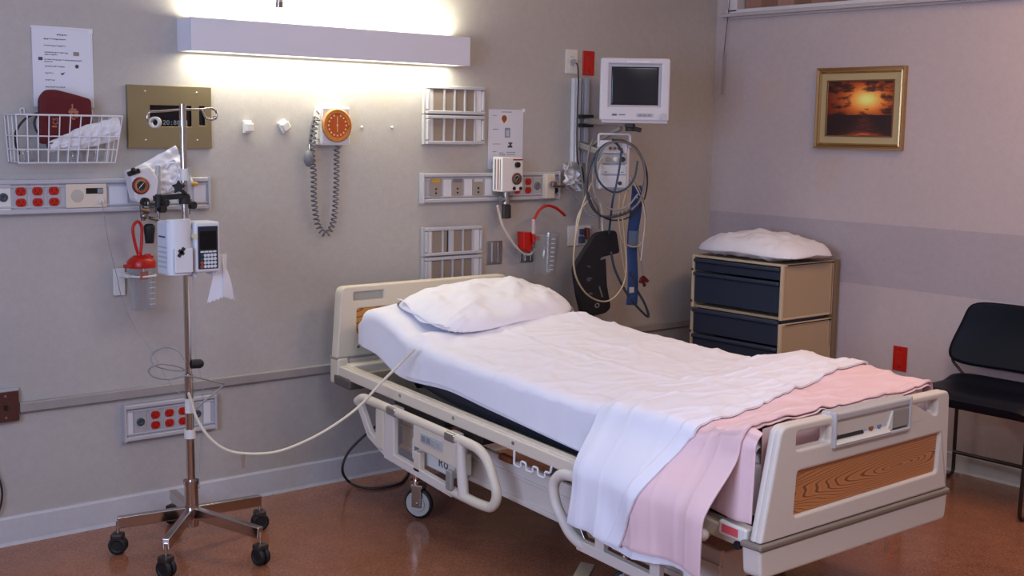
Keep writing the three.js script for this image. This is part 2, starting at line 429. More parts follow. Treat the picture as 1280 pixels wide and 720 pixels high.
function serviceRail(t, w, h, d) {     // channel body: back, top and bottom lips
  mesh('rail_body', [box(-w / 2, w / 2, 0, h, 0, d * 0.6, 0.002), box(-w / 2, w / 2, h - 0.016, h, d * 0.5, d, 0.004), box(-w / 2, w / 2, 0, 0.016, d * 0.5, d, 0.004),
    box(-w / 2, w / 2, h - 0.028, h - 0.021, d * 0.5, d * 0.8, 0.002), box(-w / 2, w / 2, 0.021, 0.028, d * 0.5, d * 0.8, 0.002)], M.rail, t);
  mesh('end_cap', box(w / 2 - 0.004, w / 2 + 0.004, -0.002, h + 0.002, 0, d + 0.002, 0.002), M.rail, t);
  mesh('end_cap', box(-w / 2 - 0.004, -w / 2 + 0.004, -0.002, h + 0.002, 0, d + 0.002, 0.002), M.rail, t);
}
{
  const x0 = -3.95, x1 = -2.86, y0 = 1.163, h = 0.118, d = 0.032, cx = (x0 + x1) / 2;
  const t = thing('service_rail', 'long white medical service rail with red outlets below the wire basket', 'wall rail', [cx, y0, 0]);
  serviceRail(t, x1 - x0, h, d);
  const zz = d * 0.6, X = u => bk(u, 245, 0.025).x - cx, yc = h / 2;
  roundJack(t, X(4), yc, zz, M.plateWhite, 0.015, 0.052);
  for (const u of [26, 47, 67.5]) duplex(t, X(u), yc, zz);
  // nurse call station
  const c0 = X(82), c1 = X(133);
  const p = mesh('call_station', box(c0, c1, 0.017, h - 0.017, zz, zz + 0.012, 0.003), M.beigeLight, t);
  mesh('speaker_grille', [lathe([[0.0001, 0.002], [0.021, 0.002], [0.023, 0]], 0, 0, 0).rotateX(Math.PI / 2).translate(lerp(c0, c1, 0.27), yc, zz + 0.012)], std(0xb8b1a6, 0.6), p);
  mesh('indicator', box(lerp(c0, c1, 0.48), lerp(c0, c1, 0.9), h - 0.052, h - 0.032, zz + 0.011, zz + 0.014, 0.001), M.black, p);
  mesh('indicator_lens', box(lerp(c0, c1, 0.76), lerp(c0, c1, 0.9), h - 0.05, h - 0.034, zz + 0.013, zz + 0.0155, 0.001), std(0x8b8e98, 0.3), p);
  mesh('jack', cyl([lerp(c0, c1, 0.83), 0.04, zz + 0.011], [lerp(c0, c1, 0.83), 0.04, zz + 0.024], 0.009), M.plateWhite, p);
  // blank covers
  for (const [a, b] of [[137, 160], [196, 222], [225, 240], [243, 258]])
    mesh('blank_cover', box(X(a), X(b), 0.026, h - 0.026, zz, zz + 0.004, 0.0015), M.white, t);
}
{
  const x0 = -1.868, x1 = -1.09, y0 = 1.158, h = 0.126, d = 0.03, cx = (x0 + x1) / 2;
  const t = thing('service_rail', 'short white wall rail with gas outlets beside the bed head', 'wall rail', [cx, y0, 0]);
  serviceRail(t, x1 - x0, h, d);
  const zz = d * 0.6, X = u => bk(u, 235, 0.025).x - cx, yc = h / 2;
  const gas = (u, tab) => {
    const x = X(u), p = mesh('gas_outlet', box(x - 0.03, x + 0.03, 0.022, h - 0.022, zz, zz + 0.006, 0.002), std(0x9c938b, 0.5), t);
    mesh('colour_tab', box(x - 0.024, x + 0.024, h - 0.04, h - 0.025, zz + 0.005, zz + 0.009, 0.001), std(tab, 0.5), p);
    mesh('port', [cyl([x, yc - 0.004, zz + 0.005], [x, yc - 0.004, zz + 0.009], 0.004), cyl([x, yc - 0.022, zz + 0.005], [x, yc - 0.022, zz + 0.009], 0.004)], M.black, p);
  };
  gas(545, 0xc79a35); gas(572, 0x77757c); gas(598, 0xc6c4c8); gas(624, 0x24262c);
  for (const [a, b] of [[555, 565], [581, 591], [607, 616]]) mesh('blank_cover', box(X(a), X(b), 0.024, h - 0.024, zz, zz + 0.004, 0.0015), M.white, t);
  for (const u of [647, 660.5]) duplex(t, X(u), yc, zz, M.redPlastic, M.plateGrey, 0.046, 0.09);
  roundJack(t, X(672), yc, zz, M.plateGrey, 0.018, 0.05, 0.09, std(0x6b6f78, 0.45));
  const a = X(678), b = X(689);
  mesh('outlet_block', box(a, b, 0.004, h - 0.008, zz, zz + 0.035, 0.004), M.beigeLight, t);
  const q = mesh('jack_plate', box(X(689.5), X(697), 0.02, h - 0.02, zz, zz + 0.004, 0.0015), M.plateGrey, t);
  mesh('jack', cyl([X(694), 0.04, zz + 0.004], [X(694), 0.04, zz + 0.01], 0.015), M.black, q);
}
{ // lower outlet box by the pole
  const x0 = -3.206, x1 = -2.845, y0 = 0.311, h = 0.136, d = 0.03, cx = (x0 + x1) / 2;
  const t = thing('outlet_box', 'low white wall outlet box with six red outlets behind the pole', 'outlet box', [cx, y0, 0]);
  serviceRail(t, x1 - x0, h, d);
  const zz = d * 0.6, X = u => bk(u, 522, 0.025).x - cx, yc = h / 2;
  mesh('blank_cover', box(X(158), X(167), 0.026, h - 0.026, zz, zz + 0.004, 0.0015), M.white, t);
  roundJack(t, X(176), yc, zz, M.plateGrey, 0.015, 0.05);
  for (const u of [194.5, 212, 229]) duplex(t, X(u), yc, zz);
  roundJack(t, X(247), yc, zz, M.plateGrey, 0.015, 0.05);
  mesh('blank_cover', box(X(255), X(264), 0.026, h - 0.026, zz, zz + 0.004, 0.0015), M.white, t);
}
{ // brown plate on the left edge
  const t = thing('wall_plate', 'brown metal wall plate at the end of the bumper strip', 'wall plate', [-3.63, 0.444, 0]);
  const br = std(0x4e2a22, 0.45);
  mesh('plate_box', box(-0.075, 0.048, 0, 0.118, 0, 0.022, 0.004), M.plateGrey, t);
  mesh('cover', box(-0.072, 0.046, 0.002, 0.108, 0.02, 0.026, 0.002), br, t);
  mesh('toggle', box(-0.005, 0.005, 0.045, 0.062, 0.025, 0.034, 0.002), M.black, t);
  for (const y of [0.018, 0.094]) mesh('screw', cyl([0.0, y, 0.025], [0, y, 0.0285], 0.004), M.steel, t);
}
// ------------------------------------------------------------------ papers
function paper(name, label, x0, x1, y0, y1, draw, z = 0.002, frame) {
  const w = x1 - x0, h = y1 - y0, t = thing(name, label, 'notice', [(x0 + x1) / 2, y0, z]);
  const tex = canvasTex(512, Math.round(512 * h / w), draw);
  mesh('sheet', box(-w / 2, w / 2, 0, h, 0, 0.0014, 0), M.paper, t);
  const g = new THREE.PlaneGeometry(w - 0.002, h - 0.002); g.translate(0, h / 2, 0.0019);
  mesh('print', g, std(0xffffff, 0.75, { map: tex }), t, true);
  if (frame) mesh('sleeve', [box(-w / 2 - 0.004, w / 2 + 0.006, h - 0.001, h + 0.006, -0.001, 0.003, 0.001), box(w / 2, w / 2 + 0.006, 0, h, -0.001, 0.003, 0.001)], M.filmy, t);
  const pin = std(0xe8e8ee, 0.3);
  mesh('tape', [box(w / 2 - 0.008, w / 2 + 0.008, h - 0.01, h + 0.006, 0.002, 0.0028, 0)], pin, t);
  return t;
}
const scribble = (c, x, y, w, h) => { let k = x; while (k < x + w) { const l = 5 + rnd() * 14; c.fillRect(k, y + rnd() * 2, Math.min(l, x + w - k), h * (0.6 + 0.4 * rnd())); k += l + 4; } };
paper('wall_notice', 'laminated white notice with lines of print above the wire basket', -3.493, -3.289, 1.53, 1.798, (c, W, H) => {
  c.fillStyle = '#dcdde9'; c.fillRect(0, 0, W, H); c.fillStyle = '#55555f';
  scribble(c, 215, 45, 90, 11);
  for (const [y, x, w] of [[85, 100, 195], [142, 100, 190], [200, 105, 205], [218, 105, 110], [262, 100, 330], [280, 100, 70], [320, 105, 170], [378, 105, 70], [438, 105, 80], [498, 105, 170]]) scribble(c, x, y, w, 10);
  c.fillStyle = '#8a8078'; c.fillRect(355, 192, 52, 34); c.fillStyle = '#4d4a50';
  c.fillRect(48, 248, 38, 28); c.beginPath(); c.arc(385, 318, 17, 0, 7); c.fill();
  c.beginPath(); c.moveTo(235, 385); c.lineTo(280, 372); c.lineTo(255, 400); c.fill();
}, 0.002, true);
paper('wall_notice', 'white instruction sheet with small pictures beside the wall grilles', -1.5, -1.297, 1.3, 1.565, (c, W, H) => {
  c.fillStyle = '#d6d8e4'; c.fillRect(0, 0, W, H); c.fillStyle = '#6a6a74';
  scribble(c, 190, 20, 150, 11);
  for (const [y, x, w] of [[62, 65, 50], [218, 65, 80], [385, 65, 110], [470, 65, 60], [485, 160, 70], [480, 270, 130], [505, 165, 80], [505, 280, 120], [605, 60, 70]]) scribble(c, x, y, w, 10);
  c.fillStyle = '#e6dcd2'; c.fillRect(175, 55, 110, 100); c.fillStyle = '#8a4a2c'; c.beginPath(); c.arc(230, 100, 38, 0, 7); c.fill(); c.fillRect(215, 125, 25, 25);
  c.fillStyle = '#8690a2'; c.fillRect(240, 205, 80, 110); c.fillStyle = '#b9c1cf'; c.fillRect(262, 230, 40, 70);
  c.fillStyle = '#3e4148'; c.fillRect(295, 370, 60, 16); c.fillRect(310, 386, 30, 24); c.fillRect(285, 408, 70, 22);
}, 0.002);
// ------------------------------------------------------------------ brass plate
{
  const x0 = -3.165, x1 = -2.84, y0 = 1.388, y1 = 1.616, cx = (x0 + x1) / 2, t = thing('brass_plate', 'square brass wall plate with a dark clock window', 'wall plate', [cx, y0, 0]);
  const w = x1 - x0, h = y1 - y0;
  const wx0 = -3.082 - cx, wx1 = -2.92 - cx, wy0 = 1.468 - y0, wy1 = 1.545 - y0, sx0 = -2.89 - cx, sx1 = -2.866 - cx;
  mesh('plate', extrude(rectPts(-w / 2, w / 2, 0, h), 0.012, 0.005, 0.001, [rectPts(wx0, wx1, wy0, wy1).reverse(), rectPts(sx0, sx1, wy0 + 0.005, wy1).reverse()]), M.brass, t);
  mesh('back_box', [box(-w / 2 + 0.006, w / 2 - 0.006, 0.006, h - 0.006, 0, 0.004, 0)], M.black, t);
  mesh('rim', [box(-w / 2, w / 2, 0, 0.006, 0, 0.0125, 0), box(-w / 2, w / 2, h - 0.006, h, 0, 0.0125, 0), box(-w / 2, -w / 2 + 0.006, 0.006, h - 0.006, 0, 0.0125, 0), box(w / 2 - 0.006, w / 2, 0.006, h - 0.006, 0, 0.0125, 0)], M.brass, t);
  const tex = canvasTex(512, 256, (c, W, H) => {
    c.fillStyle = '#120d12'; c.fillRect(0, 0, W, H); c.fillStyle = '#23140f'; c.fillRect(410, 0, 102, H);
    c.fillStyle = '#7d9098'; c.font = 'bold 72px monospace'; c.fillText('20:80', 168, 232);
  });
  const g = new THREE.PlaneGeometry(wx1 - wx0, wy1 - wy0); g.translate((wx0 + wx1) / 2, (wy0 + wy1) / 2, 0.0055);
  mesh('clock_display', g, std(0xffffff, 0.25, { map: tex }), t, true);
  for (const [a, b] of [[0.2, 0.9], [0.82, 0.9], [0.2, 0.13], [0.82, 0.13]]) mesh('screw', ball([lerp(-w / 2, w / 2, a), h * b, 0.0165], 0.0045, 0.0045, 0.002), M.steel, t);
}
// ------------------------------------------------------------------ wall grilles (white frames with four tan panels)
function grille(x0, x1, y0, y1, label, slide) {
  const cx = (x0 + x1) / 2, w = x1 - x0, h = y1 - y0, t = thing('wall_grille', label, 'wall panel', [cx, y0, 0], undefined);
  const d = 0.03, fx0 = -w / 2 + 0.012, fx1 = w / 2;
  mesh('housing', [box(-w / 2, w / 2, 0, h, 0, d * 0.55, 0.003)], std(0xb5b3b3, 0.5), t);
  mesh('frame', [box(fx0, fx1, h - 0.016, h - 0.002, d * 0.5, d, 0.003), box(fx0, fx1, 0.002, 0.016, d * 0.5, d, 0.003), box(fx0, fx0 + 0.012, 0.02, h - 0.02, d * 0.5, d, 0.003), box(fx1 - 0.012, fx1, 0.02, h - 0.02, d * 0.5, d, 0.003)], M.rail, t);
  const a = fx0 + 0.036, b = fx1 - 0.05, n = 4, pw = (b - a) / n;
  mesh('end_panel', box(fx0 + 0.013, a - 0.003, 0.016, h - 0.016, d * 0.5, d * 0.72, 0.002), M.white, t);
  mesh('end_panel', box(b + 0.003, fx1 - 0.013, 0.016, h - 0.016, d * 0.5, d * 0.72, 0.002), M.white, t);
  for (let k = 0; k < n; k++) {
    const open = slide && k === 1;
    mesh('tan_panel', box(a + k * pw + 0.005, a + (k + 1) * pw - (open ? 0.03 : 0.005), 0.016, h - 0.016, d * 0.5, d * 0.64, 0.001), M.tan, t);
    if (open) mesh('gap', box(a + (k + 1) * pw - 0.03, a + (k + 1) * pw - 0.022, 0.016, h - 0.016, d * 0.5, d * 0.58, 0), M.cordDark, t);
    mesh('divider', box(a + (k + 1) * pw - (open ? 0.022 : 0.0045), a + (k + 1) * pw + 0.0045, 0.014, h - 0.014, d * 0.5, d * 0.85, 0.0015), M.rail, t);
  }
}
grille(-1.862, -1.54, 1.536, 1.66, 'white wall grille with four tan panels, topmost below the overbed light');
grille(-1.862, -1.54, 1.407, 1.534, 'white wall grille with four tan panels, just above the short wall rail');
grille(-1.864, -1.544, 0.925, 1.052, 'white wall grille just below the short wall rail, one tan panel slid aside', true);
grille(-1.864, -1.544, 0.795, 0.923, 'white wall grille half hidden behind the headboard');

// small wall things
function wallClip(u, v, rot, label) {
  const p = bk(u, v), t = thing('wall_clip', label, 'wall clip', [p.x, p.y, 0]); t.rotation.z = rot;
  mesh('clip_base', box(-0.018, 0.018, -0.026, 0.022, 0, 0.014, 0.004), M.plateWhite, t);
  mesh('clip_cap', box(-0.013, 0.018, -0.02, 0.012, 0.012, 0.03, 0.004), M.plateWhite, t);
}
wallClip(308, 158, 0.03, 'small upright white wall clip next to the brass plate');
wallClip(353, 157, 0.55, 'small white wall clip tilted askew near the orange dial');
for (const u of [452, 490]) {
  const p = bk(u, 159), t = tag(mesh('wall_screw', [lathe([[0.0001, 0.006], [0.003, 0.0055], [0.0055, 0.003], [0.006, 0]], 0, 0, 0, 14).rotateX(Math.PI / 2), cyl([-0.004, 0, 0.0055], [0.004, 0, 0.0055], 0.0008, 0.0008, 6)], M.plateWhite), u < 470 ? 'tiny white screw head in the wall next to the orange dial' : 'tiny white screw head in the wall next to the wall grilles', 'screw', 'screw heads in the wall');
  t.position.set(p.x, p.y, 0);
}
function steelPlate(x, y, label) {
  const t = thing('wall_plate', label, 'wall plate', [x, y, 0]);
  mesh('plate', box(-0.044, 0.044, 0, 0.106, 0, 0.006, 0.002), M.steel, t);
  mesh('fold', [box(-0.022, 0.006, 0.006, 0.1, 0.005, 0.014, 0.004), box(0.014, 0.026, 0.006, 0.1, 0.005, 0.011, 0.003)], M.steel, t);
}
steelPlate(-1.455, 0.869, 'brushed steel wall bracket plate above the headboard');
steelPlate(-1.258, 0.867, 'brushed steel wall bracket plate behind the red tipped suction bottle');
function wallOutlet(x, y, label) {
  const t = thing('wall_outlet', label, 'outlet', [x, y, 0]);
  mesh('cover', box(-0.037, 0.037, 0, 0.112, 0, 0.008, 0.003), M.plateWhite, t);
  for (const s of [0.037, 0.075]) { const g = extrude(FACE(), 0, 0.004, 0.001); g.translate(0, s, 0.007); mesh('receptacle', g, M.plateWhite, t); mesh('slot', [box(-0.008, -0.006, s - 0.002, s + 0.006, 0.0106, 0.0112, 0), box(0.006, 0.008, s - 0.002, s + 0.006, 0.0106, 0.0112, 0)], M.black, t); }
  return t;
}
wallOutlet(-1.01, 1.739, 'cream wall outlet with a plugged cord beside the red plate');
function redPlate(pos, ry, label) {
  const t = thing('red_plate', label, 'wall plate', pos); t.rotation.y = ry;
  mesh('cover', box(-0.036, 0.036, 0, 0.114, 0, 0.007, 0.0025), M.redGlow, t);
  mesh('screw', [cyl([0, 0.016, 0.006], [0, 0.016, 0.0082], 0.003), cyl([0, 0.098, 0.006], [0, 0.098, 0.0082], 0.003)], M.darkRed, t);
  mesh('rocker', box(-0.017, 0.017, 0.024, 0.09, 0.006, 0.0095, 0.0015), M.redPlastic, t);
}
redPlate([-0.9, 1.735, 0], 0, 'red wall plate above the monitor arm');
redPlate([0, 0.404, 1.183], -Math.PI / 2, 'red wall plate low on the wall near the chair');
// ------------------------------------------------------------------ wire basket and contents
{
  const zf = 0.125, tl = bk(20, 143, zf), tr = bk(153, 144.5, zf), bl = bk(23, 204, zf - 0.02), br = bk(144, 203, zf - 0.02);
  const x0 = tl.x, x1 = tr.x, y1 = tl.y, y0 = bl.y, bx0 = bl.x, bx1 = br.x, zb = zf - 0.02;
  const t = thing('wire_basket', 'white wire basket mounted on the wall below the notice', 'basket', [0, 0, 0]);
  const ox = (x0 + x1) / 2; t.position.set(ox, y0, 0);
  const wires = [], W = 0.0022, g = [];
  const P = (x, y, z) => V(x - ox, y - y0, z);
  const ring = (k, r) => { const xa = lerp(bx0, x0, k), xb = lerp(bx1, x1, k), y = lerp(y0, y1, k), z = lerp(zb, zf, k); return [[P(xa, y, 0.006), P(xa, y, z)], [P(xa, y, z), P(xb, y, z)], [P(xb, y, z), P(xb, y, 0.006)], [P(xb, y, 0.006), P(xa, y, 0.006)]].map(([a, b]) => cyl(a, b, r, r, 8)); };
  mesh('rim_wire', ring(1, 0.0032), M.white, t);
  for (const k of [0, 0.28, 0.56]) mesh('hoop_wire', ring(k, W), M.white, t);
  const n = 10;
  for (let i = 0; i <= n; i++) {
    const k = i / n;
    mesh('upright_wire', [cyl(P(lerp(bx0, bx1, k), y0, zb), P(lerp(x0, x1, k), y1, zf), W, W, 8), cyl(P(lerp(bx0, bx1, k), y0, zb), P(lerp(bx0, bx1, k), y0, 0.006), W, W, 8), cyl(P(lerp(bx0, bx1, k), y0, 0.006), P(lerp(x0, x1, k), y1, 0.006), W, W, 8)], M.white, t);
  }
  for (const s of [0, 1]) for (const k of [0.33, 0.66]) mesh('side_wire', cyl(P(s ? bx1 : bx0, y0, zb * k), P(s ? x1 : x0, y1, zf * k), W, W, 8), M.white, t);
  for (const k of [0.15, 0.8]) { const a = P(lerp(x0, x1, k), y1, 0.006); mesh('hanger', [tube([a, a.clone().add(V(0, 0.018, -0.002)), a.clone().add(V(0.012, 0.02, -0.002)), a.clone().add(V(0.012, 0, 0))], 0.0025, 16, 8)], M.white, t); }
  // dark red cuff folded into the basket
  const z = 0.07, pts = [[49, 121], [57, 112], [70, 112], [90, 117], [114, 124], [116, 158], [80, 172], [57, 180], [50, 178]].map(([u, v]) => bk(u, v, z));
  const base = P(0, 0, 0), cpos = [bk(80, 178, z).x, y0 + 0.012, 0];
  const c = thing('blood_pressure_cuff', 'dark red cuff folded upright in the wire basket', 'cuff', cpos);
  const ol = roundPoly(pts.map(p => [p.x - cpos[0], p.y - cpos[1]]), 0.012);
  mesh('cuff_body', [extrude(ol, 0.055, 0.018, 0.005), extrude(ol.map(([x, y]) => [x * 0.92 - 0.002, y * 0.97]), 0.036, 0.018, 0.005)], M.darkRed, c);
  const tex = canvasTex(256, 256, (k, W2, H2) => {
    k.fillStyle = '#5a0a14'; k.fillRect(0, 0, W2, H2); k.fillStyle = '#a5735a';
    k.fillRect(150, 40, 8, 36); k.fillRect(138, 74, 40, 10); k.fillRect(130, 88, 60, 16); k.fillRect(136, 106, 18, 34); k.fillRect(166, 106, 22, 30); k.fillRect(150, 140, 20, 12);
    k.save(); k.translate(66, 190); k.rotate(-Math.PI / 2); k.font = 'bold 44px sans-serif'; k.fillText('CS', 0, 0); k.restore();
    k.fillRect(30, 196, 30, 12);
  });
  const pa = bk(57, 122, z), pb = bk(112, 168, z), pg = new THREE.PlaneGeometry(pb.x - pa.x, pa.y - pb.y);
  pg.translate((pa.x + pb.x) / 2 - cpos[0], (pa.y + pb.y) / 2 - cpos[1], 0.0735);
  mesh('print', pg, std(0xffffff, 0.8, { map: tex }), c, true);
  const hz = 0.06;
  mesh('hose', tube([bk(60, 142, hz), bk(45, 142, hz), bk(30, 150, hz), bk(20, 165, hz), bk(19, 178, hz), bk(24, 192, hz - 0.015)].map(p => p.sub(V(...cpos))), 0.004, 40, 8), M.cordDark, c);
  mesh('hose', tube([bk(47, 142, hz), bk(43, 152, hz), bk(45, 162, hz), bk(52, 172, hz), bk(64, 180, hz)].map(p => p.sub(V(...cpos))), 0.004, 30, 8), M.cordDark, c);
  // clear plastic packages
  const pk = thing('plastic_package', 'crumpled clear plastic package lying across the wire basket', 'package', [bk(110, 178, 0.1).x, y0 + 0.006, 0]);
  const a = bk(62, 182, 0.1).sub(pk.position), b = bk(150, 158, 0.1).sub(pk.position);
  mesh('wrapper', shell((u, v) => {
    const p = a.clone().lerp(b, u), w = lerp(0.018, 0.04, sstep(0, 0.5, u)) * (v * 2 - 1);
    const f = Math.sin(Math.PI * v);
    return V(p.x + nz(u * 9, v * 4, 1) * 0.004, p.y + w + nz(u * 8, v * 5, 3) * 0.006 - 0.006, 0.088 + f * 0.016 + nz(u * 10, v * 6, 7) * 0.006);
  }, 40, 18, 0.0015), M.filmy, pk);
  mesh('content', tube([a.clone().lerp(b, 0.08).setZ(0.084), a.clone().lerp(b, 0.5).setZ(0.084), a.clone().lerp(b, 0.9).setZ(0.084)], 0.011, 20, 10), std(0xd4d4de, 0.5), pk);
  mesh('cap', cyl(a.clone().lerp(b, -0.02).setZ(0.09), a.clone().lerp(b, 0.06).setZ(0.09), 0.008), M.cordDark, pk);
  for (const [u, lab] of [[36, 'small clear plastic cup in left corner of the wire basket'], [97, 'small clear plastic cup under the package in the basket'], [124, 'small clear plastic cup at the right end of the basket']]) {
    const p = bk(u, 203, 0.06), k = thing('plastic_cup', lab, 'cup', [p.x, y0 + 0.003, 0.055]);
    mesh('cup_wall', lathe([[0.0001, 0], [0.017, 0], [0.021, 0.042], [0.0225, 0.043], [0.0195, 0.041], [0.0155, 0.003], [0.0001, 0.003]], 0, 0, 0, 20), M.glassy, k);
  }
}
// ------------------------------------------------------------------ wall blood pressure gauge
{
  const x0 = -2.385, x1 = -2.25, y0 = 1.403, y1 = 1.556, cx = (x0 + x1) / 2, t = thing('pressure_gauge', 'white wall gauge with round orange dial and coiled hose', 'gauge', [cx, y0, 0]);
  const w = x1 - x0, h = y1 - y0;
  mesh('case', [box(-w / 2, w / 2, 0, h, 0, 0.05, 0.006)], M.plateWhite, t);
  mesh('bezel', box(-w / 2 + 0.006, w / 2 - 0.006, 0.006, h - 0.006, 0.048, 0.054, 0.002), std(0xcfcbd4, 0.4), t);
  const tex = canvasTex(512, 512, (c) => {
    c.fillStyle = '#b8521a'; c.fillRect(0, 0, 512, 512); c.translate(256, 256);
    c.fillStyle = '#d98a3c'; c.beginPath(); c.arc(0, 0, 250, 0, 7); c.arc(0, 0, 205, 0, 7, true); c.fill();
    for (let k = 0; k < 60; k++) { c.save(); c.rotate(k / 60 * Math.PI * 2); c.fillStyle = '#5a2208'; c.fillRect(-2, -240, 4, k % 5 ? 18 : 32); c.restore(); }
    c.fillStyle = '#f0d6a8'; c.font = 'bold 40px sans-serif'; c.textAlign = 'center'; c.textBaseline = 'middle';
    for (let k = 0; k < 16; k++) { if (k === 8) continue; const a = (k / 16) * Math.PI * 2 + Math.PI; c.beginPath(); c.arc(Math.sin(a) * 168, -Math.cos(a) * 168, 15, 0, 7); c.fill(); }
    c.fillRect(-5, -150, 10, 260); c.beginPath(); c.arc(0, 0, 16, 0, 7); c.fill();
  });
  const dial = new THREE.CircleGeometry(0.062, 40); dial.translate(0, h / 2 + 0.003, 0.0625);
  mesh('dial_rim', lathe([[0.061, 0.012], [0.0665, 0.011], [0.0675, 0], [0.055, 0], [0.055, 0.0085], [0.061, 0.009]], 0, 0, 0, 40).rotateX(Math.PI / 2).translate(0, h / 2 + 0.003, 0.053), std(0xc98a4a, 0.4), t);
  mesh('dial', dial, std(0xffffff, 0.5, { map: tex }), t, true);
  // coiled hose
  const L = p => p.sub(t.position);
  const path = new THREE.CatmullRomCurve3([[421, 183], [421, 205], [420, 245], [416, 280], [408, 293], [399, 285], [393, 255], [392, 215], [390, 185], [393, 160], [397, 147]].map(([u, v], i) => L(bk(u, v, 0.04 + (i > 6 ? 0.004 * (i - 6) : 0)))));
  const helix = []; const turns = 46, steps = turns * 9, fr = path.computeFrenetFrames(steps, false);
  for (let i = 0; i <= steps; i++) {
    const p = path.getPointAt(i / steps), a = i / 9 * Math.PI * 2;
    helix.push(p.addScaledVector(fr.normals[i], Math.cos(a) * 0.0105).addScaledVector(fr.binormals[i], Math.sin(a) * 0.0105));
  }
  mesh('coiled_hose', new THREE.TubeGeometry(new THREE.CatmullRomCurve3(helix), steps * 2, 0.0032, 6), M.coil, t);
  // cuff holder, wrapped cuff and bulb at the side
  mesh('cuff_holder', [tube([[-w / 2, h * 0.82, 0.03], [-w / 2 - 0.022, h * 0.9, 0.045], [-w / 2 - 0.03, h * 0.75, 0.05]], 0.004, 16, 8), tube([[-w / 2, h * 0.14, 0.03], [-w / 2 - 0.025, h * 0.16, 0.05], [-w / 2 - 0.04, h * 0.1, 0.055]], 0.004, 16, 8)], M.plateWhite, t);
  const cl = [[393, 146], [390, 158], [388, 172], [387, 186]].map(([u, v]) => L(bk(u, v, 0.035)));
  mesh('tube', tube(cl, 0.006, 24, 10), M.coil, t);
  const b = L(bk(386, 198, 0.045)), v = L(bk(387, 184, 0.045));
  mesh('valve', cyl(v.clone().add(V(0, -0.009, 0)), v.clone().add(V(0, 0.012, 0)), 0.006), M.chrome, t);
  mesh('bulb', ball(b, 0.021, 0.034, 0.021), std(0x6d6f78, 0.5), t);
}
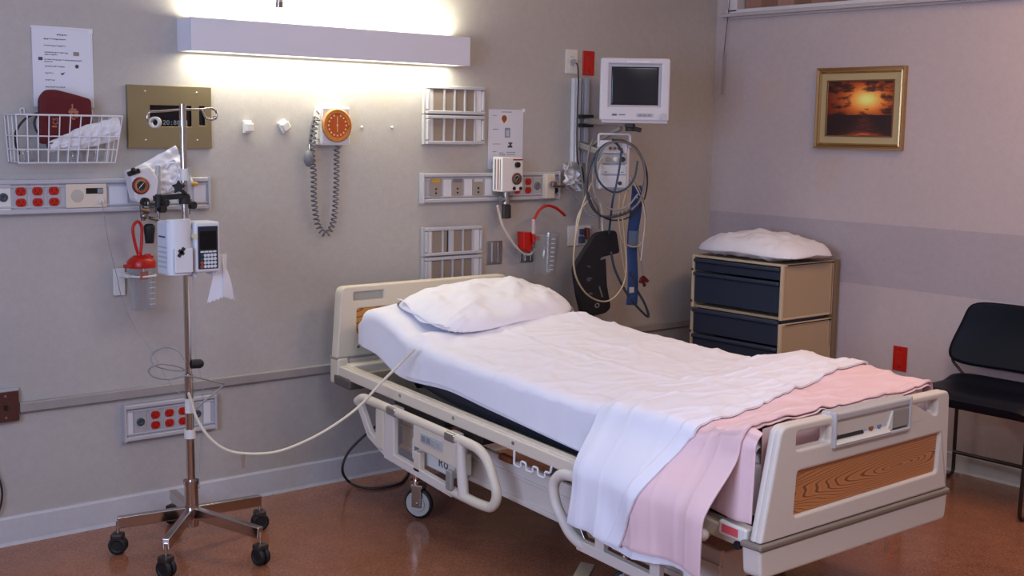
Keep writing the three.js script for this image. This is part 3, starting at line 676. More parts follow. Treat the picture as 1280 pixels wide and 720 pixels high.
// ------------------------------------------------------------------ picture on the right wall
{
  const z0 = 0.658, z1 = 1.14, y0 = 1.41, y1 = 1.789, cz = (z0 + z1) / 2, t = thing('framed_picture', 'gold framed sunset seascape picture on the pinkish wall', 'picture', [0, y0, cz]);
  t.rotation.y = -Math.PI / 2;
  const w = z1 - z0, h = y1 - y0, gold = std(0xc6a272, 0.2, { metalness: 0.9 });
  const fw = 0.028;
  const prof = [[0, 0], [0, 0.022], [0.006, 0.026], [0.014, 0.02], [0.02, 0.022], [fw, 0.012], [fw, 0]];
  // four mitred mouldings
  const mould = (len) => {
    const pos = [], n = prof.length;
    const ring = k => prof.map(([o, d]) => [k ? len / 2 - o : -len / 2 + o, o, d]);
    const A = ring(0), B = ring(1), id = [];
    for (let i = 0; i < n; i++) { const j = (i + 1) % n; for (const q of [A[i], B[i], B[j], A[i], B[j], A[j]]) pos.push(...q); }
    const g = new THREE.BufferGeometry(); g.setAttribute('position', new THREE.Float32BufferAttribute(pos, 3)); g.computeVertexNormals(); return g;
  };
  const f = [];
  const bot = mould(w); f.push(bot);
  f.push(mould(w).rotateZ(Math.PI).translate(0, h, 0));
  f.push(mould(h).rotateZ(Math.PI / 2).translate(w / 2, h / 2, 0));
  f.push(mould(h).rotateZ(-Math.PI / 2).translate(-w / 2, h / 2, 0));
  for (const g of f) mesh('moulding', g, gold, t);
  mesh('backing', box(-w / 2 + 0.006, w / 2 - 0.006, 0.006, h - 0.006, 0.001, 0.008, 0), M.cabinet, t);
  const mx = 0.062, my = 0.064;
  mesh('mat_board', extrude(rectPts(-w / 2 + fw - 0.004, w / 2 - fw + 0.004, fw - 0.004, h - fw + 0.004), 0.008, 0.004, 0, [rectPts(-w / 2 + mx, w / 2 - mx, my, h - my).reverse()]), std(0xb5a57c, 0.75), t);
  mesh('fillet', extrude(rectPts(-w / 2 + mx - 0.006, w / 2 - mx + 0.006, my - 0.006, h - my + 0.006), 0.012, 0.003, 0.001, [rectPts(-w / 2 + mx, w / 2 - mx, my, h - my).reverse()]), std(0x7a4a2c, 0.4), t);
  const tex = canvasTex(512, 400, (c, W, H) => {
    const img = c.createImageData(W, H), hor = H * 0.62;
    for (let j = 0; j < H; j++) for (let i = 0; i < W; i++) {
      const u = i / W, v = j / H; let r, g, b;
      const dx = (u - 0.6) * 1.5, dy = (v - 0.33) * 1.9, d = Math.sqrt(dx * dx + dy * dy);
      if (j < hor) {
        const cl = nz(u * 5, v * 9, 2.2) + 0.5 * nz(u * 11, v * 18, 5.1) + 0.25 * nz(u * 24, v * 40, 8);
        const glow = Math.exp(-d * d * 9), mid = Math.exp(-d * d * 2.4);
        r = 70 + 170 * mid + 20 * glow; g = 18 + 95 * mid + 90 * glow; b = 10 + 15 * mid + 90 * glow;
        const dark = clamp(-cl * 1.6 + (v < 0.2 ? 0.5 : 0) * (u < 0.4 || u > 0.45 ? 1 : 0.5) - glow * 0.9, 0, 0.85);
        r *= 1 - dark * 0.75; g *= 1 - dark * 0.85; b *= 1 - dark * 0.5;
      } else {
        const k = (v - 0.62) / 0.38, wv = nz(u * 8, v * 90, 3) + 0.5 * nz(u * 30, v * 160, 1);
        const p = Math.exp(-Math.pow((u - 0.57) / (0.05 + 0.22 * k), 2)) * (0.25 + 0.75 * sstep(0.75, 1, k)) * clamp(0.7 + wv);
        r = 30 + 12 * wv + 200 * p; g = 10 + 5 * wv + 95 * p; b = 16 + 5 * wv + 40 * p;
      }
      r *= 1.25; g *= 1.3; b *= 1.3; const q = 4 * (j * W + i); img.data[q] = clamp(r, 0, 255); img.data[q + 1] = clamp(g, 0, 255); img.data[q + 2] = clamp(b, 0, 255); img.data[q + 3] = 255;
    }
    c.putImageData(img, 0, 0);
    c.strokeStyle = '#2a0d08'; c.lineWidth = 4; c.beginPath(); c.moveTo(295, 205); c.quadraticCurveTo(308, 202, 313, 210); c.quadraticCurveTo(320, 200, 330, 206); c.stroke();
  });
  const g = new THREE.PlaneGeometry(w - 2 * mx, h - 2 * my); g.translate(0, h / 2, 0.0088);
  mesh('print', g, std(0xffffff, 0.5, { map: tex }), t, true);
}
// ------------------------------------------------------------------ the bed: upper frame slopes down toward the foot
const SL = 0.064, sh = (y, z) => y - SL * (z - 1.2);
const BXL = -2.36, BXR = -1.51, BXC = (BXL + BXR) / 2, ZH = 0.125, ZT = 2.345;
const shearM = new THREE.Matrix4().set(1, 0, 0, 0, 0, 1, -SL, SL * 1.2, 0, 0, 1, 0, 0, 0, 0, 1);
const bed = thing('hospital_bed', 'beige hospital bed with wood inlaid headboard and footboard', 'bed', [BXC, 0, 1.2]);
const toBed = g => { (Array.isArray(g) ? g : [g]).forEach(k => k.translate(-BXC, 0, -1.2)); return g; };
const sheared = gs => gs.map(g => { g.applyMatrix4(shearM); return g; });
function bp(name, gs, mat, parent = bed, shear = true) {       // bed part given in room coordinates
  gs = Array.isArray(gs) ? gs : [gs]; if (shear) sheared(gs); toBed(gs);
  return mesh(name, gs, mat, parent);
}
const woodHead = std(0xffffff, 0.5, { map: (() => { const t = woodTex(203, 140, 72, 60, 0.4, 0.5); t.repeat.set(1 / 0.6, 1 / 0.3); return t; })() });
const woodFoot = std(0xffffff, 0.42, { map: (() => { const t = woodTex(204, 136, 84, 120, 0.68, 0.46); t.repeat.set(1, 1); return t; })() });
const BR = 0.46;   // the footboard / headboard frames are upright, not sheared
{ // headboard
  const y0 = 0.455, y1 = 0.846, x0 = -2.392, x1 = -1.505, z = 0.13, th = 0.05;
  const outline = roundPoly([[x0 + 0.002, y0], [x1 - 0.002, y0], [x1, 0.56], [x1 - 0.02, y1], [x0 + 0.02, y1], [x0, 0.56]], [0.02, 0.02, 0.01, 0.03, 0.03, 0.01]);
  const sl = rectPts(-2.315, -2.17, 0.788, 0.822), sr = rectPts(-1.755, -1.61, 0.788, 0.822);
  const wood = rectPts(-2.3, -1.6, 0.652, 0.755);
  bp('headboard', [extrude(outline, z, th - 0.012, 0.008), extrude(outline, z + th - 0.018, 0.018, 0.006, [roundPoly(sl, 0.006).reverse(), roundPoly(sr, 0.006).reverse(), roundPoly(wood, 0.012).reverse()])], M.beige, bed, false);
  bp('wood_panel', box(-2.3, -1.6, 0.652, 0.755, z + th - 0.014, z + th - 0.006, 0.002), woodHead, bed, false);
  for (const s of [sl, sr]) bp('handle_recess', box(s[0][0], s[1][0], s[0][1], s[2][1], z + th - 0.0135, z + th - 0.011, 0), std(0x9c9a97, 0.6), bed, false);
  bp('bumper_strip', box(x0 - 0.006, x1 + 0.006, 0.556, 0.566, z - 0.004, z + th + 0.004, 0.003), std(0x9a9084, 0.5), bed, false);
  for (const s of [-1, 1]) bp('corner_post', box(s < 0 ? x0 - 0.004 : x1 - 0.05, s < 0 ? x0 + 0.05 : x1 + 0.004, y0, 0.562, z - 0.004, z + th + 0.012, 0.012), M.beige, bed, false);
  bp('screw', cyl([-2.295, 0.6, z + th - 0.002], [-2.295, 0.6, z + th + 0.002], 0.005), M.steel, bed, false);
}
{ // footboard
  const zf = ZT, th = 0.042, z0 = zf - th;
  const xt0 = -2.352, xt1 = -1.535, xb0 = -2.42, xb1 = -1.52, yb = 0.395, yt = 0.706;
  const outline = roundPoly([[xb0, yb], [xb1, yb], [xt1, yt], [xt0, yt]], [0.006, 0.006, 0.026, 0.03]);
  const sl = rectPts(-2.285, -2.135, 0.632, 0.681), sr = rectPts(-1.745, -1.6, 0.64, 0.684);
  const wood = [[-2.283, 0.447], [-1.583, 0.455], [-1.575, 0.577], [-2.275, 0.571]], ctl = rectPts(-2.122, -1.758, 0.622, 0.692);
  const r = (p, k) => roundPoly(p, k).reverse();
  bp('footboard', [extrude(outline, z0, th - 0.016, 0.01, [r(sl, 0.01), r(sr, 0.01)]), extrude(outline, zf - 0.024, 0.024, 0.008, [r(sl, 0.01), r(sr, 0.01), r(wood, 0.012), r(ctl, 0.008)])], M.bedGrey, bed, false);
  {
    const g = extrude(wood, zf - 0.017, 0.006, 0.001), m = clean(g); toBed([m]);
    const p = m.attributes.position, uv = new Float32Array(p.count * 2);
    for (let i = 0; i < p.count; i++) { uv[2 * i] = (p.getX(i) + BXC + 2.283) / 0.71; uv[2 * i + 1] = (p.getY(i) - 0.447) / 0.13; }
    m.setAttribute('uv', new THREE.BufferAttribute(uv, 2));
    mesh('wood_panel', m, woodFoot, bed, true);
  }
  // control panel
  const cp = bp('control_frame', [box(-2.128, -2.118, 0.618, 0.716, zf - 0.012, zf + 0.01, 0.004), box(-1.762, -1.752, 0.618, 0.716, zf - 0.012, zf + 0.01, 0.004), box(-2.128, -1.752, 0.613, 0.624, zf - 0.012, zf + 0.01, 0.004), box(-2.128, -1.752, 0.688, 0.714, zf - 0.045, zf + 0.008, 0.009)], std(0xb9b6b8, 0.4), bed, false);
  const slope = box(-2.12, -1.86, -0.003, 0.003, -0.03, 0.03, 0.001); slope.rotateX(0.95); slope.translate(0, 0.646, zf - 0.008);
  bp('control_deck', slope, M.plateWhite, cp, false);
  const onDeck = (x0, x1, w, y) => { const g = box(x0, x1, 0.003, 0.007, -w, w, 0.001); g.rotateX(0.95); g.translate(0, 0.646, zf - 0.008); return g; };
  bp('key_strip', onDeck(-2.115, -1.985, 0.014), M.black, cp, false);
  const key = (x, c, rr) => { const g = lathe([[0.0001, 0.006], [rr * 0.9, 0.006], [rr, 0.003], [rr, 0]], 0, 0, 0, 20); g.rotateX(0.95); g.translate(x, 0.648, zf - 0.006); bp('button', g, std(c, 0.4), cp, false); };
  key(-2.104, 0x6d86a4, 0.007); key(-1.978, 0x9fb0c4, 0.009); key(-1.945, 0x8a4a30, 0.013); key(-1.905, 0x5f7fa0, 0.012);
  bp('recess_wall', box(-2.118, -1.76, 0.622, 0.69, zf - 0.03, zf - 0.022, 0), std(0x8d8c90, 0.5), cp, false);
  const wedge = extrude([[-1.872, 0.626], [-1.845, 0.626], [-1.845, 0.684]], zf - 0.022, 0.028, 0.001); bp('recess_wedge', wedge, M.plateWhite, cp, false);
  bp('label_plate', box(-1.846, -1.766, 0.63, 0.682, zf - 0.02, zf + 0.006, 0.002), std(0x9b958f, 0.5), cp, false);
  // bumper and skirt
  bp('bumper_strip', box(xb0 - 0.01, xb1 + 0.01, 0.376, 0.394, z0 - 0.024, zf + 0.008, 0.007), M.bumperDark, bed, false);
  bp('skirt', extrude(roundPoly([[xb0 + 0.004, 0.296], [xb1 - 0.004, 0.296], [xb1 + 0.004, 0.376], [xb0 - 0.004, 0.376]], [0.02, 0.02, 0.004, 0.004]), z0 - 0.02, th + 0.022, 0.008), M.bedGrey, bed, false);
}
{ // deck frame
  const xl = -2.392, xr = -1.478, y0 = 0.424, y1 = 0.468;
  bp('frame_rail', [box(xl, xl + 0.03, y0, y1, 0.19, 2.285, 0.006), box(xl + 0.012, xl + 0.045, y1 - 0.008, y1 + 0.004, 0.2, 2.28, 0.003)], M.beigeLight);
  bp('frame_rail', [box(xr - 0.03, xr, y0, y1, 0.19, 2.285, 0.006)], M.beigeLight);
  bp('frame_rail', [box(xl + 0.03, xr - 0.03, y0, y1 + 0.01, 0.185, 0.235, 0.012)], M.beigeLight);
  bp('frame_rail', [box(xl + 0.03, xr - 0.03, y0, y1, 2.235, 2.28, 0.006)], M.beigeLight);
  bp('deck_panel', [box(xl + 0.03, xr - 0.03, 0.436, 0.444, 0.235, 2.24, 0.002)], std(0xb7a98f, 0.5));
  for (const z of [0.62, 0.95, 1.28, 1.6, 1.95]) bp('rivet', cyl([xl - 0.004, 0.452, z], [xl + 0.002, 0.452, z], 0.006), M.steel);
  // head link and black under-deck hardware
  bp('head_bracket', [box(-2.4, -2.32, 0.39, 0.432, 0.16, 0.28, 0.01), cyl([-2.36, 0.4, 0.2], [-2.3, 0.4, 0.2], 0.028)], std(0x5b5450, 0.5));
  bp('actuator', [box(-2.34, -2.26, 0.37, 0.425, 0.5, 0.82, 0.01), box(-2.35, -2.27, 0.375, 0.42, 0.93, 1.06, 0.006)], M.cordDark);
  // hook rack for drainage bags
  const hk = []; let zz = 1.3;
  const pts = [[xl - 0.012, 0.43, 1.3]];
  for (let k = 0; k < 3; k++) { pts.push([xl - 0.012, 0.385, 1.3 + k * 0.06], [xl - 0.012, 0.385, 1.335 + k * 0.06], [xl - 0.012, 0.408, 1.335 + k * 0.06], [xl - 0.012, 0.408, 1.36 + k * 0.06]); }
  pts.push([xl - 0.012, 0.43, 1.485]);
  bp('hook_rack', bent(pts, 0.004, 8, 0.009), M.white);
}
{ // base
  bp('base_panel', [box(-2.315, -2.295, 0.215, 0.352, 0.52, 2.12, 0.005), box(-2.322, -2.3, 0.3, 0.31, 0.52, 2.12, 0.003), box(-2.325, -2.3, 0.215, 0.232, 0.52, 2.12, 0.004)], M.bedGrey);
  bp('base_panel', [box(-1.575, -1.555, 0.215, 0.352, 0.52, 2.12, 0.005)], M.bedGrey);
  bp('base_cross', [box(-2.3, -1.57, 0.225, 0.3, 0.52, 0.6, 0.006), box(-2.3, -1.57, 0.2, 0.26, 1.68, 1.76, 0.006), box(-2.3, -1.57, 0.25, 0.345, 2.06, 2.12, 0.006)], M.bedGrey);
  bp('lift_arm', [bar(V(-2.24, 0.28, 0.75), V(-2.24, 0.44, 0.5), 0.04, 0.05), bar(V(-1.63, 0.28, 0.75), V(-1.63, 0.44, 0.5), 0.04, 0.05), bar(V(-2.24, 0.28, 1.9), V(-2.24, 0.44, 1.65), 0.04, 0.05), bar(V(-1.63, 0.28, 1.9), V(-1.63, 0.44, 1.65), 0.04, 0.05)], M.steel);
  bp('brown_block', box(-2.335, -2.31, 0.345, 0.366, 1.13, 1.2, 0.004), std(0x7a3f22, 0.55));
  // equipment box behind the side rail with its printed label
  const e = bp('control_box', box(-2.41, -2.33, 0.242, 0.322, 0.72, 0.98, 0.006), M.plateWhite);
  const tex = canvasTex(512, 160, (c, W, H) => { c.fillStyle = '#d8d6d4'; c.fillRect(0, 0, W, H); c.fillStyle = '#4a4a50'; c.font = 'bold 110px sans-serif'; c.fillText('Ro', 330, 120); c.fillStyle = '#777'; c.fillRect(20, 50, 60, 90); });
  const pg = new THREE.PlaneGeometry(0.24, 0.07); pg.rotateY(-Math.PI / 2); pg.translate(-2.4108, 0.282, 0.85); sheared([pg]); toBed(pg);
  mesh('print', pg, std(0xffffff, 0.5, { map: tex }), e, true);
  // casters
  const caster = (x, z, turn) => {
    const R = 0.06, c = new THREE.Group(); c.name = 'caster'; bed.add(c); c.position.set(x - BXC, 0, z - 1.2); c.rotation.y = turn;
    mesh('tyre', new THREE.TorusGeometry(R - 0.01, 0.01, 12, 36).rotateY(Math.PI / 2).translate(0, R, 0), M.rubber, c);
    mesh('wheel', [cyl([-0.012, R, 0], [0.012, R, 0], R - 0.011, R - 0.011, 32), cyl([-0.017, R, 0], [0.017, R, 0], 0.03, 0.03, 24)], std(0xb9b6b0, 0.4), c);
    mesh('fork', [box(-0.026, -0.019, R - 0.012, 0.125, -0.02, 0.02, 0.004), box(0.019, 0.026, R - 0.012, 0.125, -0.02, 0.02, 0.004), box(-0.026, 0.026, 0.12, 0.135, -0.025, 0.025, 0.004), cyl([-0.028, R, 0], [0.028, R, 0], 0.008)], M.steel, c);
    mesh('stem', [cyl([0, 0.13, -0.012], [0, 0.24, -0.012], 0.014), cyl([0, 0.135, -0.012], [0, 0.15, -0.012], 0.024)], M.chrome, c);
  };
  caster(-2.3, 0.615, 0.5); caster(-1.57, 0.615, 0.2); caster(-2.28, 1.72, 0.9); caster(-1.57, 1.72, 0.1);
  for (const x of [-2.28, -1.57]) for (const z of [0.6, 1.7]) bp('caster_mount', box(x - 0.03, x + 0.03, 0.2, 0.25, z - 0.03, z + 0.03, 0.005), M.steel);
  for (const z of [1.62]) bp('pedal', [bar(V(-2.36, 0.12, 1.62), V(-2.45, 0.075, 1.66), 0.05, 0.012)], M.steel, bed, false);
}
function headRail(x, sgn) {      // lowered side rail at the head: tube loop with plastic panels
  const g = new THREE.Group(); g.name = 'side_rail'; bed.add(g);
  const pt = (y, z, dx = 0) => V(x + sgn * dx, y, z);
  const add = (n, gs, m, p = g) => bp(n, gs, m, p);
  add('top_tube', bent([pt(0.385, 0.405), pt(0.408, 0.44), pt(0.408, 1.1), pt(0.405, 1.16), pt(0.375, 1.21), pt(0.275, 1.262), pt(0.222, 1.235), pt(0.214, 1.16), pt(0.214, 1.0)], 0.0175, 14, 0.04), M.beige);
  add('head_arm', [bar(pt(0.4, 0.41), pt(0.275, 0.5), 0.022, 0.03), bar(pt(0.28, 0.495), pt(0.235, 0.62), 0.022, 0.03)], M.bedGrey);
  add('bottom_rail', [bar(pt(0.236, 0.6), pt(0.212, 1.02), 0.024, 0.034)], M.bedGrey);
  add('post', [box(x - 0.014, x + 0.014, 0.245, 0.395, 0.545, 0.6, 0.006)], M.beige);
  add('post', [box(x - 0.012, x + 0.012, 0.245, 0.395, 0.6, 0.665, 0.006)], M.bedGrey);
  add('panel', [extrude(roundPoly([[0.79, 0.318], [1.05, 0.305], [1.07, 0.395], [0.79, 0.4]], 0.012), -0.014, 0.028, 0.005).rotateY(-Math.PI / 2).translate(x, 0, 0), box(x - 0.012, x + 0.012, 0.225, 0.3, 0.79, 0.83, 0.004)], M.beige);
  add('upright', bent([pt(0.4, 1.06), pt(0.33, 1.06), pt(0.22, 1.075)], 0.019, 12, 0.03), M.bedGrey);
  add('latch', [box(x + (sgn > 0 ? 0.008 : -0.026), x + (sgn > 0 ? 0.026 : -0.008), 0.222, 0.296, 1.0, 1.035, 0.008)], std(0x8f8a86, 0.4));
  add('control_pad', [box(x + (sgn > 0 ? 0.012 : -0.018), x + (sgn > 0 ? 0.018 : -0.012), 0.345, 0.382, 0.84, 0.975, 0.006)], std(0xb4b3b6, 0.45));
  for (let k = 0; k < 4; k++) add('key', [box(x + (sgn > 0 ? 0.017 : -0.0205), x + (sgn > 0 ? 0.0205 : -0.017), 0.353, 0.374, 0.85 + k * 0.03, 0.873 + k * 0.03, 0.002)], k < 2 ? std(0x87888e, 0.5) : std(0xa9a8ac, 0.5));
  for (const z of [0.62, 0.98]) add('clamp', [box(x - 0.02, x + 0.03 , 0.392, 0.424, z, z + 0.06, 0.008)], M.steel);
}
headRail(-2.44, -1); headRail(-1.43, 1);
function footRail(x, sgn) {
  const g = new THREE.Group(); g.name = 'side_rail'; bed.add(g);
  const pt = (y, z) => V(x, y, z), add = (n, gs, m) => bp(n, gs, m, g);
  add('top_tube', bent([pt(0.44, 2.16), pt(0.448, 1.62), pt(0.44, 1.57), pt(0.4, 1.535), pt(0.34, 1.545), pt(0.26, 1.62), pt(0.245, 1.68)], 0.0175, 14, 0.04), M.bedGrey);
  add('bottom_rail', [bar(pt(0.246, 1.66), pt(0.244, 2.12), 0.026, 0.034)], M.bedGrey);
  for (const z of [1.76, 1.99, 2.12]) add('post', [box(x - 0.012, x + 0.012, 0.25, 0.44, z - 0.02, z + 0.02, 0.005)], M.bedGrey);
  add('link', [bar(V(x - sgn * 0.02, 0.24, 1.66), V(x - sgn * 0.02, 0.32, 1.6), 0.02, 0.05)], M.steel);
}
footRail(-2.44, -1); footRail(-1.43, 1);
bp('sticker_bar', [box(-2.415, -2.37, 0.448, 0.49, 2.19, 2.29, 0.008)], M.plateWhite);
bp('sticker', [box(-2.4165, -2.414, 0.459, 0.482, 2.205, 2.262, 0)], std(0xd8545c, 0.5));
bp('rail_knob', [cyl([-2.41, 0.435, 2.255], [-2.38, 0.435, 2.255], 0.012)], M.rubber);

// ------------------------------------------------------------------ mattress and bed linen
const MXL = -2.335, MXR = -1.535, MZ0 = 0.245, MZ1 = 2.25;
const mTop = curve1([[0.22, 0.775], [0.36, 0.797], [0.47, 0.768], [0.58, 0.722], [0.75, 0.692], [1.0, 0.674], [1.4, 0.654], [2.0, 0.645], [2.3, 0.642]]);
const mBot = curve1([[0.22, 0.65], [0.4, 0.6], [0.56, 0.53], [0.85, 0.472], [1.25, 0.444], [1.7, 0.416], [2.3, 0.385]]);
const crossY = x => { const k = (x - BXC) / 0.4; return 0.031 * k + 0.006 * (1 - k * k); };
function crossSec(z, s, off, yl, yr, r = 0.036) {        // point on the sheet's cross section at z, s 0..1 from left hem over the top to right hem
  const top = mTop(z) + off, xl = MXL - off, xr = MXR + off;
  const L = [Math.max(0.001, top - r - yl), r * Math.PI / 2, xr - xl - 2 * r, r * Math.PI / 2, Math.max(0.001, top - r - yr)], tot = L.reduce((a, b) => a + b);
  let d = s * tot, x, y, k = 0;
  while (k < 4 && d > L[k]) { d -= L[k]; k++; }
  const t = clamp(d / L[k]);
  if (k === 0) { x = xl; y = yl + d; } else if (k === 1) { const a = t * Math.PI / 2; x = xl + r - r * Math.cos(a); y = top - r + r * Math.sin(a); }
  else if (k === 2) { x = xl + r + d; y = top; } else if (k === 3) { const a = t * Math.PI / 2; x = xr - r + r * Math.sin(a); y = top - r + r * Math.cos(a); } else { x = xr; y = top - r - d; }
  const w = clamp((y - 0.45) / 0.2);
  return { x, y: y + crossY(clamp(x, MXL, MXR)) * w, part: k, t };
}
{ // mattress
  const nU = 48, nV = 60;
  const pos = (u, v) => {
    const z = lerp(MZ0, MZ1, v), e = Math.min(v, 1 - v) * (MZ1 - MZ0), sq = e < 0.04 ? 1 - Math.pow(1 - e / 0.04, 2) * 0.06 : 1;
    const yb = mBot(z), yt = mTop(z) - 0.014, a = u * Math.PI * 2, c = Math.cos(a), s = Math.sin(a), p = 0.16;
    const X = Math.sign(c) * Math.pow(Math.abs(c), p), Y = Math.sign(s) * Math.pow(Math.abs(s), 0.3);
    const xx = BXC + X * 0.388 * sq; return V(xx, (yt + yb) / 2 + Y * (yt - yb) / 2 * sq + crossY(xx) * (Y * 0.5 + 0.5), z);
  };
  const P = [], idx = [];
  for (let j = 0; j <= nV; j++) for (let i = 0; i < nU; i++) { const p = pos(i / nU, j / nV); P.push(p.x - BXC, p.y - 0.45, p.z - 1.2); }
  for (let j = 0; j < nV; j++) for (let i = 0; i < nU; i++) { const a = j * nU + i, b = j * nU + (i + 1) % nU; idx.push(a, b + nU, b, a, a + nU, b + nU); }
  for (const j of [0, nV]) { const c = P.length / 3; const z = lerp(MZ0, MZ1, j / nV); P.push(0, (mTop(z) + mBot(z)) / 2 - 0.45, z - 1.2); for (let i = 0; i < nU; i++) { const a = j * nU + i, b = j * nU + (i + 1) % nU; j ? idx.push(c, b, a) : idx.push(c, a, b); } }
  const g = new THREE.BufferGeometry(); g.setAttribute('position', new THREE.Float32BufferAttribute(P, 3)); g.setIndex(idx); g.computeVertexNormals();
  const m = tag(mesh('mattress', g, M.navy), 'dark navy mattress showing below the white sheet', 'mattress'); m.position.set(BXC, 0.45, 1.2);
}
const hemL = curve1([[0.2, 0.66], [0.385, 0.63], [0.533, 0.558], [0.85, 0.556], [1.04, 0.53], [1.23, 0.506], [1.61, 0.46], [2.3, 0.43]]);
{ // fitted sheet
  const g = shell((u, v) => {
    const z = lerp(MZ0 - 0.012, MZ1 + 0.01, v), d = Math.min(z - MZ0 + 0.012, MZ1 + 0.01 - z), end = sstep(0, 0.06, d);
    const c = crossSec(z, u, 0.004, hemL(z), hemL(z));
    const top = c.part === 2 ? 1 : 0.4;
    let y = c.y - (1 - end) * (1 - end) * 0.05 * (c.part >= 1 && c.part <= 3 ? 1 : 0);
    const wr = nz(c.x * 6, z * 8, 1.5) * 0.005 + nz(c.x * 17, z * 9 + y * 8, 4.5) * 0.0025;
    const px = c.part === 0 ? c.x - wr - 0.006 * sstep(0.62, 0.5, y) * -1 * (1) : c.part === 4 ? c.x + wr : c.x;
    return V(px + (1 - end) * 0.012 * Math.sign(BXC - c.x) - BXC, y + wr * top - 0.45, z - 1.2);
  }, 90, 90, 0.002);
  const o = thing('fitted_sheet', 'white fitted sheet stretched over the mattress', 'sheet', [BXC, 0.45, 1.2]);
  mesh('sheet_cover', g, M.sheet, o);
  // end wrap at the head
  const e = shell((u, v) => { const z = MZ0 - 0.012; const x = lerp(MXL + 0.012, MXR - 0.012, u), y = lerp(mBot(z) + 0.01, mTop(z) - 0.045 + crossY(x), v); return V(x - BXC, y - 0.45, z - 1.2 - 0.004 * Math.sin(v * Math.PI)); }, 30, 12, 0.002);
  mesh('head_wrap', e, M.sheet, o);
}
// a cloth that covers the bed from zA to zB; opt: off, yl(z), yr(z), zA(s), zB(s) slanted ends, out(y) flare
function drape(o) {
  return shell((u, v) => {
    const mid = crossSec(1.9, u, o.off, o.yl, o.yr);
    const zA = o.zA(mid), zB = o.zB(mid), z = lerp(zA, zB, v);
    const c = crossSec(z, u, o.off + (o.bulk ? o.bulk(mid.x, z) : 0), o.yl + (o.hemN || 0) * nz(z * 7, 2, o.seed), o.yr);
    let x = c.x, y = c.y; const left = c.part <= 1, drop = clamp((mTop(z) - y) / 0.33);
    const f = o.fold || 0;
    if (c.part === 0 || c.part === 1) { const d = sstep(0, 1, drop); x += -o.out * sstep(0.02, 0.62, drop) + f * d * (Math.sin(z * 14 + o.seed + drop * 1.8) * 0.6 + nz(z * 9, y * 4, o.seed) * 1.6); }
    if (c.part >= 3) { x += o.out * sstep(0.02, 0.62, drop); }
    const q1 = 1 - Math.abs(nz(c.x * 7 + z * 2.5, z * 4 - c.x * 2, o.seed + 4)) * 2.2, q2 = 1 - Math.abs(nz(c.x * 4 - z * 6, z * 9, o.seed + 9)) * 2.2;
    const wr = (nz(c.x * 5 + o.seed, z * 7, 1.1) * 0.008 + nz(c.x * 14, z * 11, o.seed) * 0.004 + Math.pow(Math.max(0, q1), 5) * 0.006 + Math.pow(Math.max(0, q2), 6) * 0.006) * o.wrinkle;
    if (c.part >= 1 && c.part <= 3) y += wr; else x += (c.part === 0 ? -1 : 1) * wr * 0.5;
    if (o.edit) ({ x, y } = o.edit(x, y, z, c, v));
    return V(x - BXC, y - 0.45, z - 1.2);
  }, o.nu || 110, o.nv || 70, o.th);
}
{ // flat top sheet, tucked along the side, open near the pillow
  const g = drape({ off: 0.009, yl: 0.505, yr: 0.5, zA: c => lerp(0.585, 0.7, clamp((c.x - MXL) / 0.8)), zB: () => 2.25, out: 0, wrinkle: 0.75, seed: 3.1, th: 0.003, nu: 120, nv: 130,
    edit: (x, y, z, c, v) => {
      if (c.part === 0) y = lerp(hemL(z) + 0.006, y, clamp((y - 0.505) / 0.14));
      // folded-over edge by the pillow and ironed creases
      if (c.part === 2) { y += 0.013 * Math.exp(-Math.pow((v - 0.028) / 0.026, 2)); y += 0.005 * Math.exp(-Math.pow((z - 1.18 - 0.02 * (x - BXC)) / 0.012, 2)) + 0.005 * Math.exp(-Math.pow((x + 1.98) / 0.012, 2)) + 0.003 * Math.exp(-Math.pow((z - 1.5) / 0.015, 2)); }
      return { x, y };
    } });
  const o = thing('top_sheet', 'white flat sheet tucked over the bed below the pillow', 'sheet', [BXC, 0.45, 1.2]);
  mesh('sheet_cloth', g, M.sheet, o);
}
const bulk = (x, z) => 0.016 * sstep(1.6, 1.85, z) + 0.04 * sstep(2.08, 2.27, z) * (1 - 0.95 * sstep(-2.3, -1.75, x)) + 0.018 * Math.exp(-Math.pow((x + 1.64) / 0.16, 2)) * sstep(1.6, 1.8, z) * (1 - sstep(2.03, 2.2, z));
const LAY = { bulk, out: 0.125, fold: 0.011, wrinkle: 1.15, seed: 7.7, yr: 0.58, th: 0.002 };
{ // white under layer whose hem shows below the blanket
  const g = drape({ ...LAY, off: 0.0125, yl: 0.272, zA: c => 1.72, zB: () => 2.235, hemN: 0.03 });
  const o = thing('bed_sheet', 'white sheet whose wavy hem peeks out below the pink blanket', 'sheet', [BXC, 0.45, 1.2]);
  mesh('sheet_cloth', g, M.sheet, o);
}
{ // pink blanket
  const g = drape({ ...LAY, off: 0.019, yl: 0.292, zA: c => 1.78, zB: c => 2.262 - (c.part === 0 ? 0.02 * clamp((0.64 - c.y) / 0.2) : 0), hemN: 0.012, th: 0.0045, nv: 80 });
  const o = thing('blanket', 'pink blanket draped over the foot of the bed', 'blanket', [BXC, 0.45, 1.2]);
  mesh('blanket_cloth', g, M.pink, o);
  mesh('foot_drop', shell((u, v) => { const x = lerp(MXL + 0.01, MXR - 0.01, u), c = crossY(x), top = mTop(2.28) + 0.016 + bulk(x, 2.28) + c; return V(x - BXC, lerp(0.44, top, v) - 0.45 - (v > 0.96 ? 0.004 : 0), 2.26 - 1.2 + 0.004 * Math.sin(u * 17)); }, 40, 10, 0.004), M.pink, o);
  mesh('tucked_corner', drape({ ...LAY, off: 0.0115, out: 0.006, fold: 0.004, yl: 0.438, zA: () => 2.12, zB: c => c.part <= 1 ? 2.3 : 2.266, th: 0.004, nv: 24 }), M.pink, o);
}
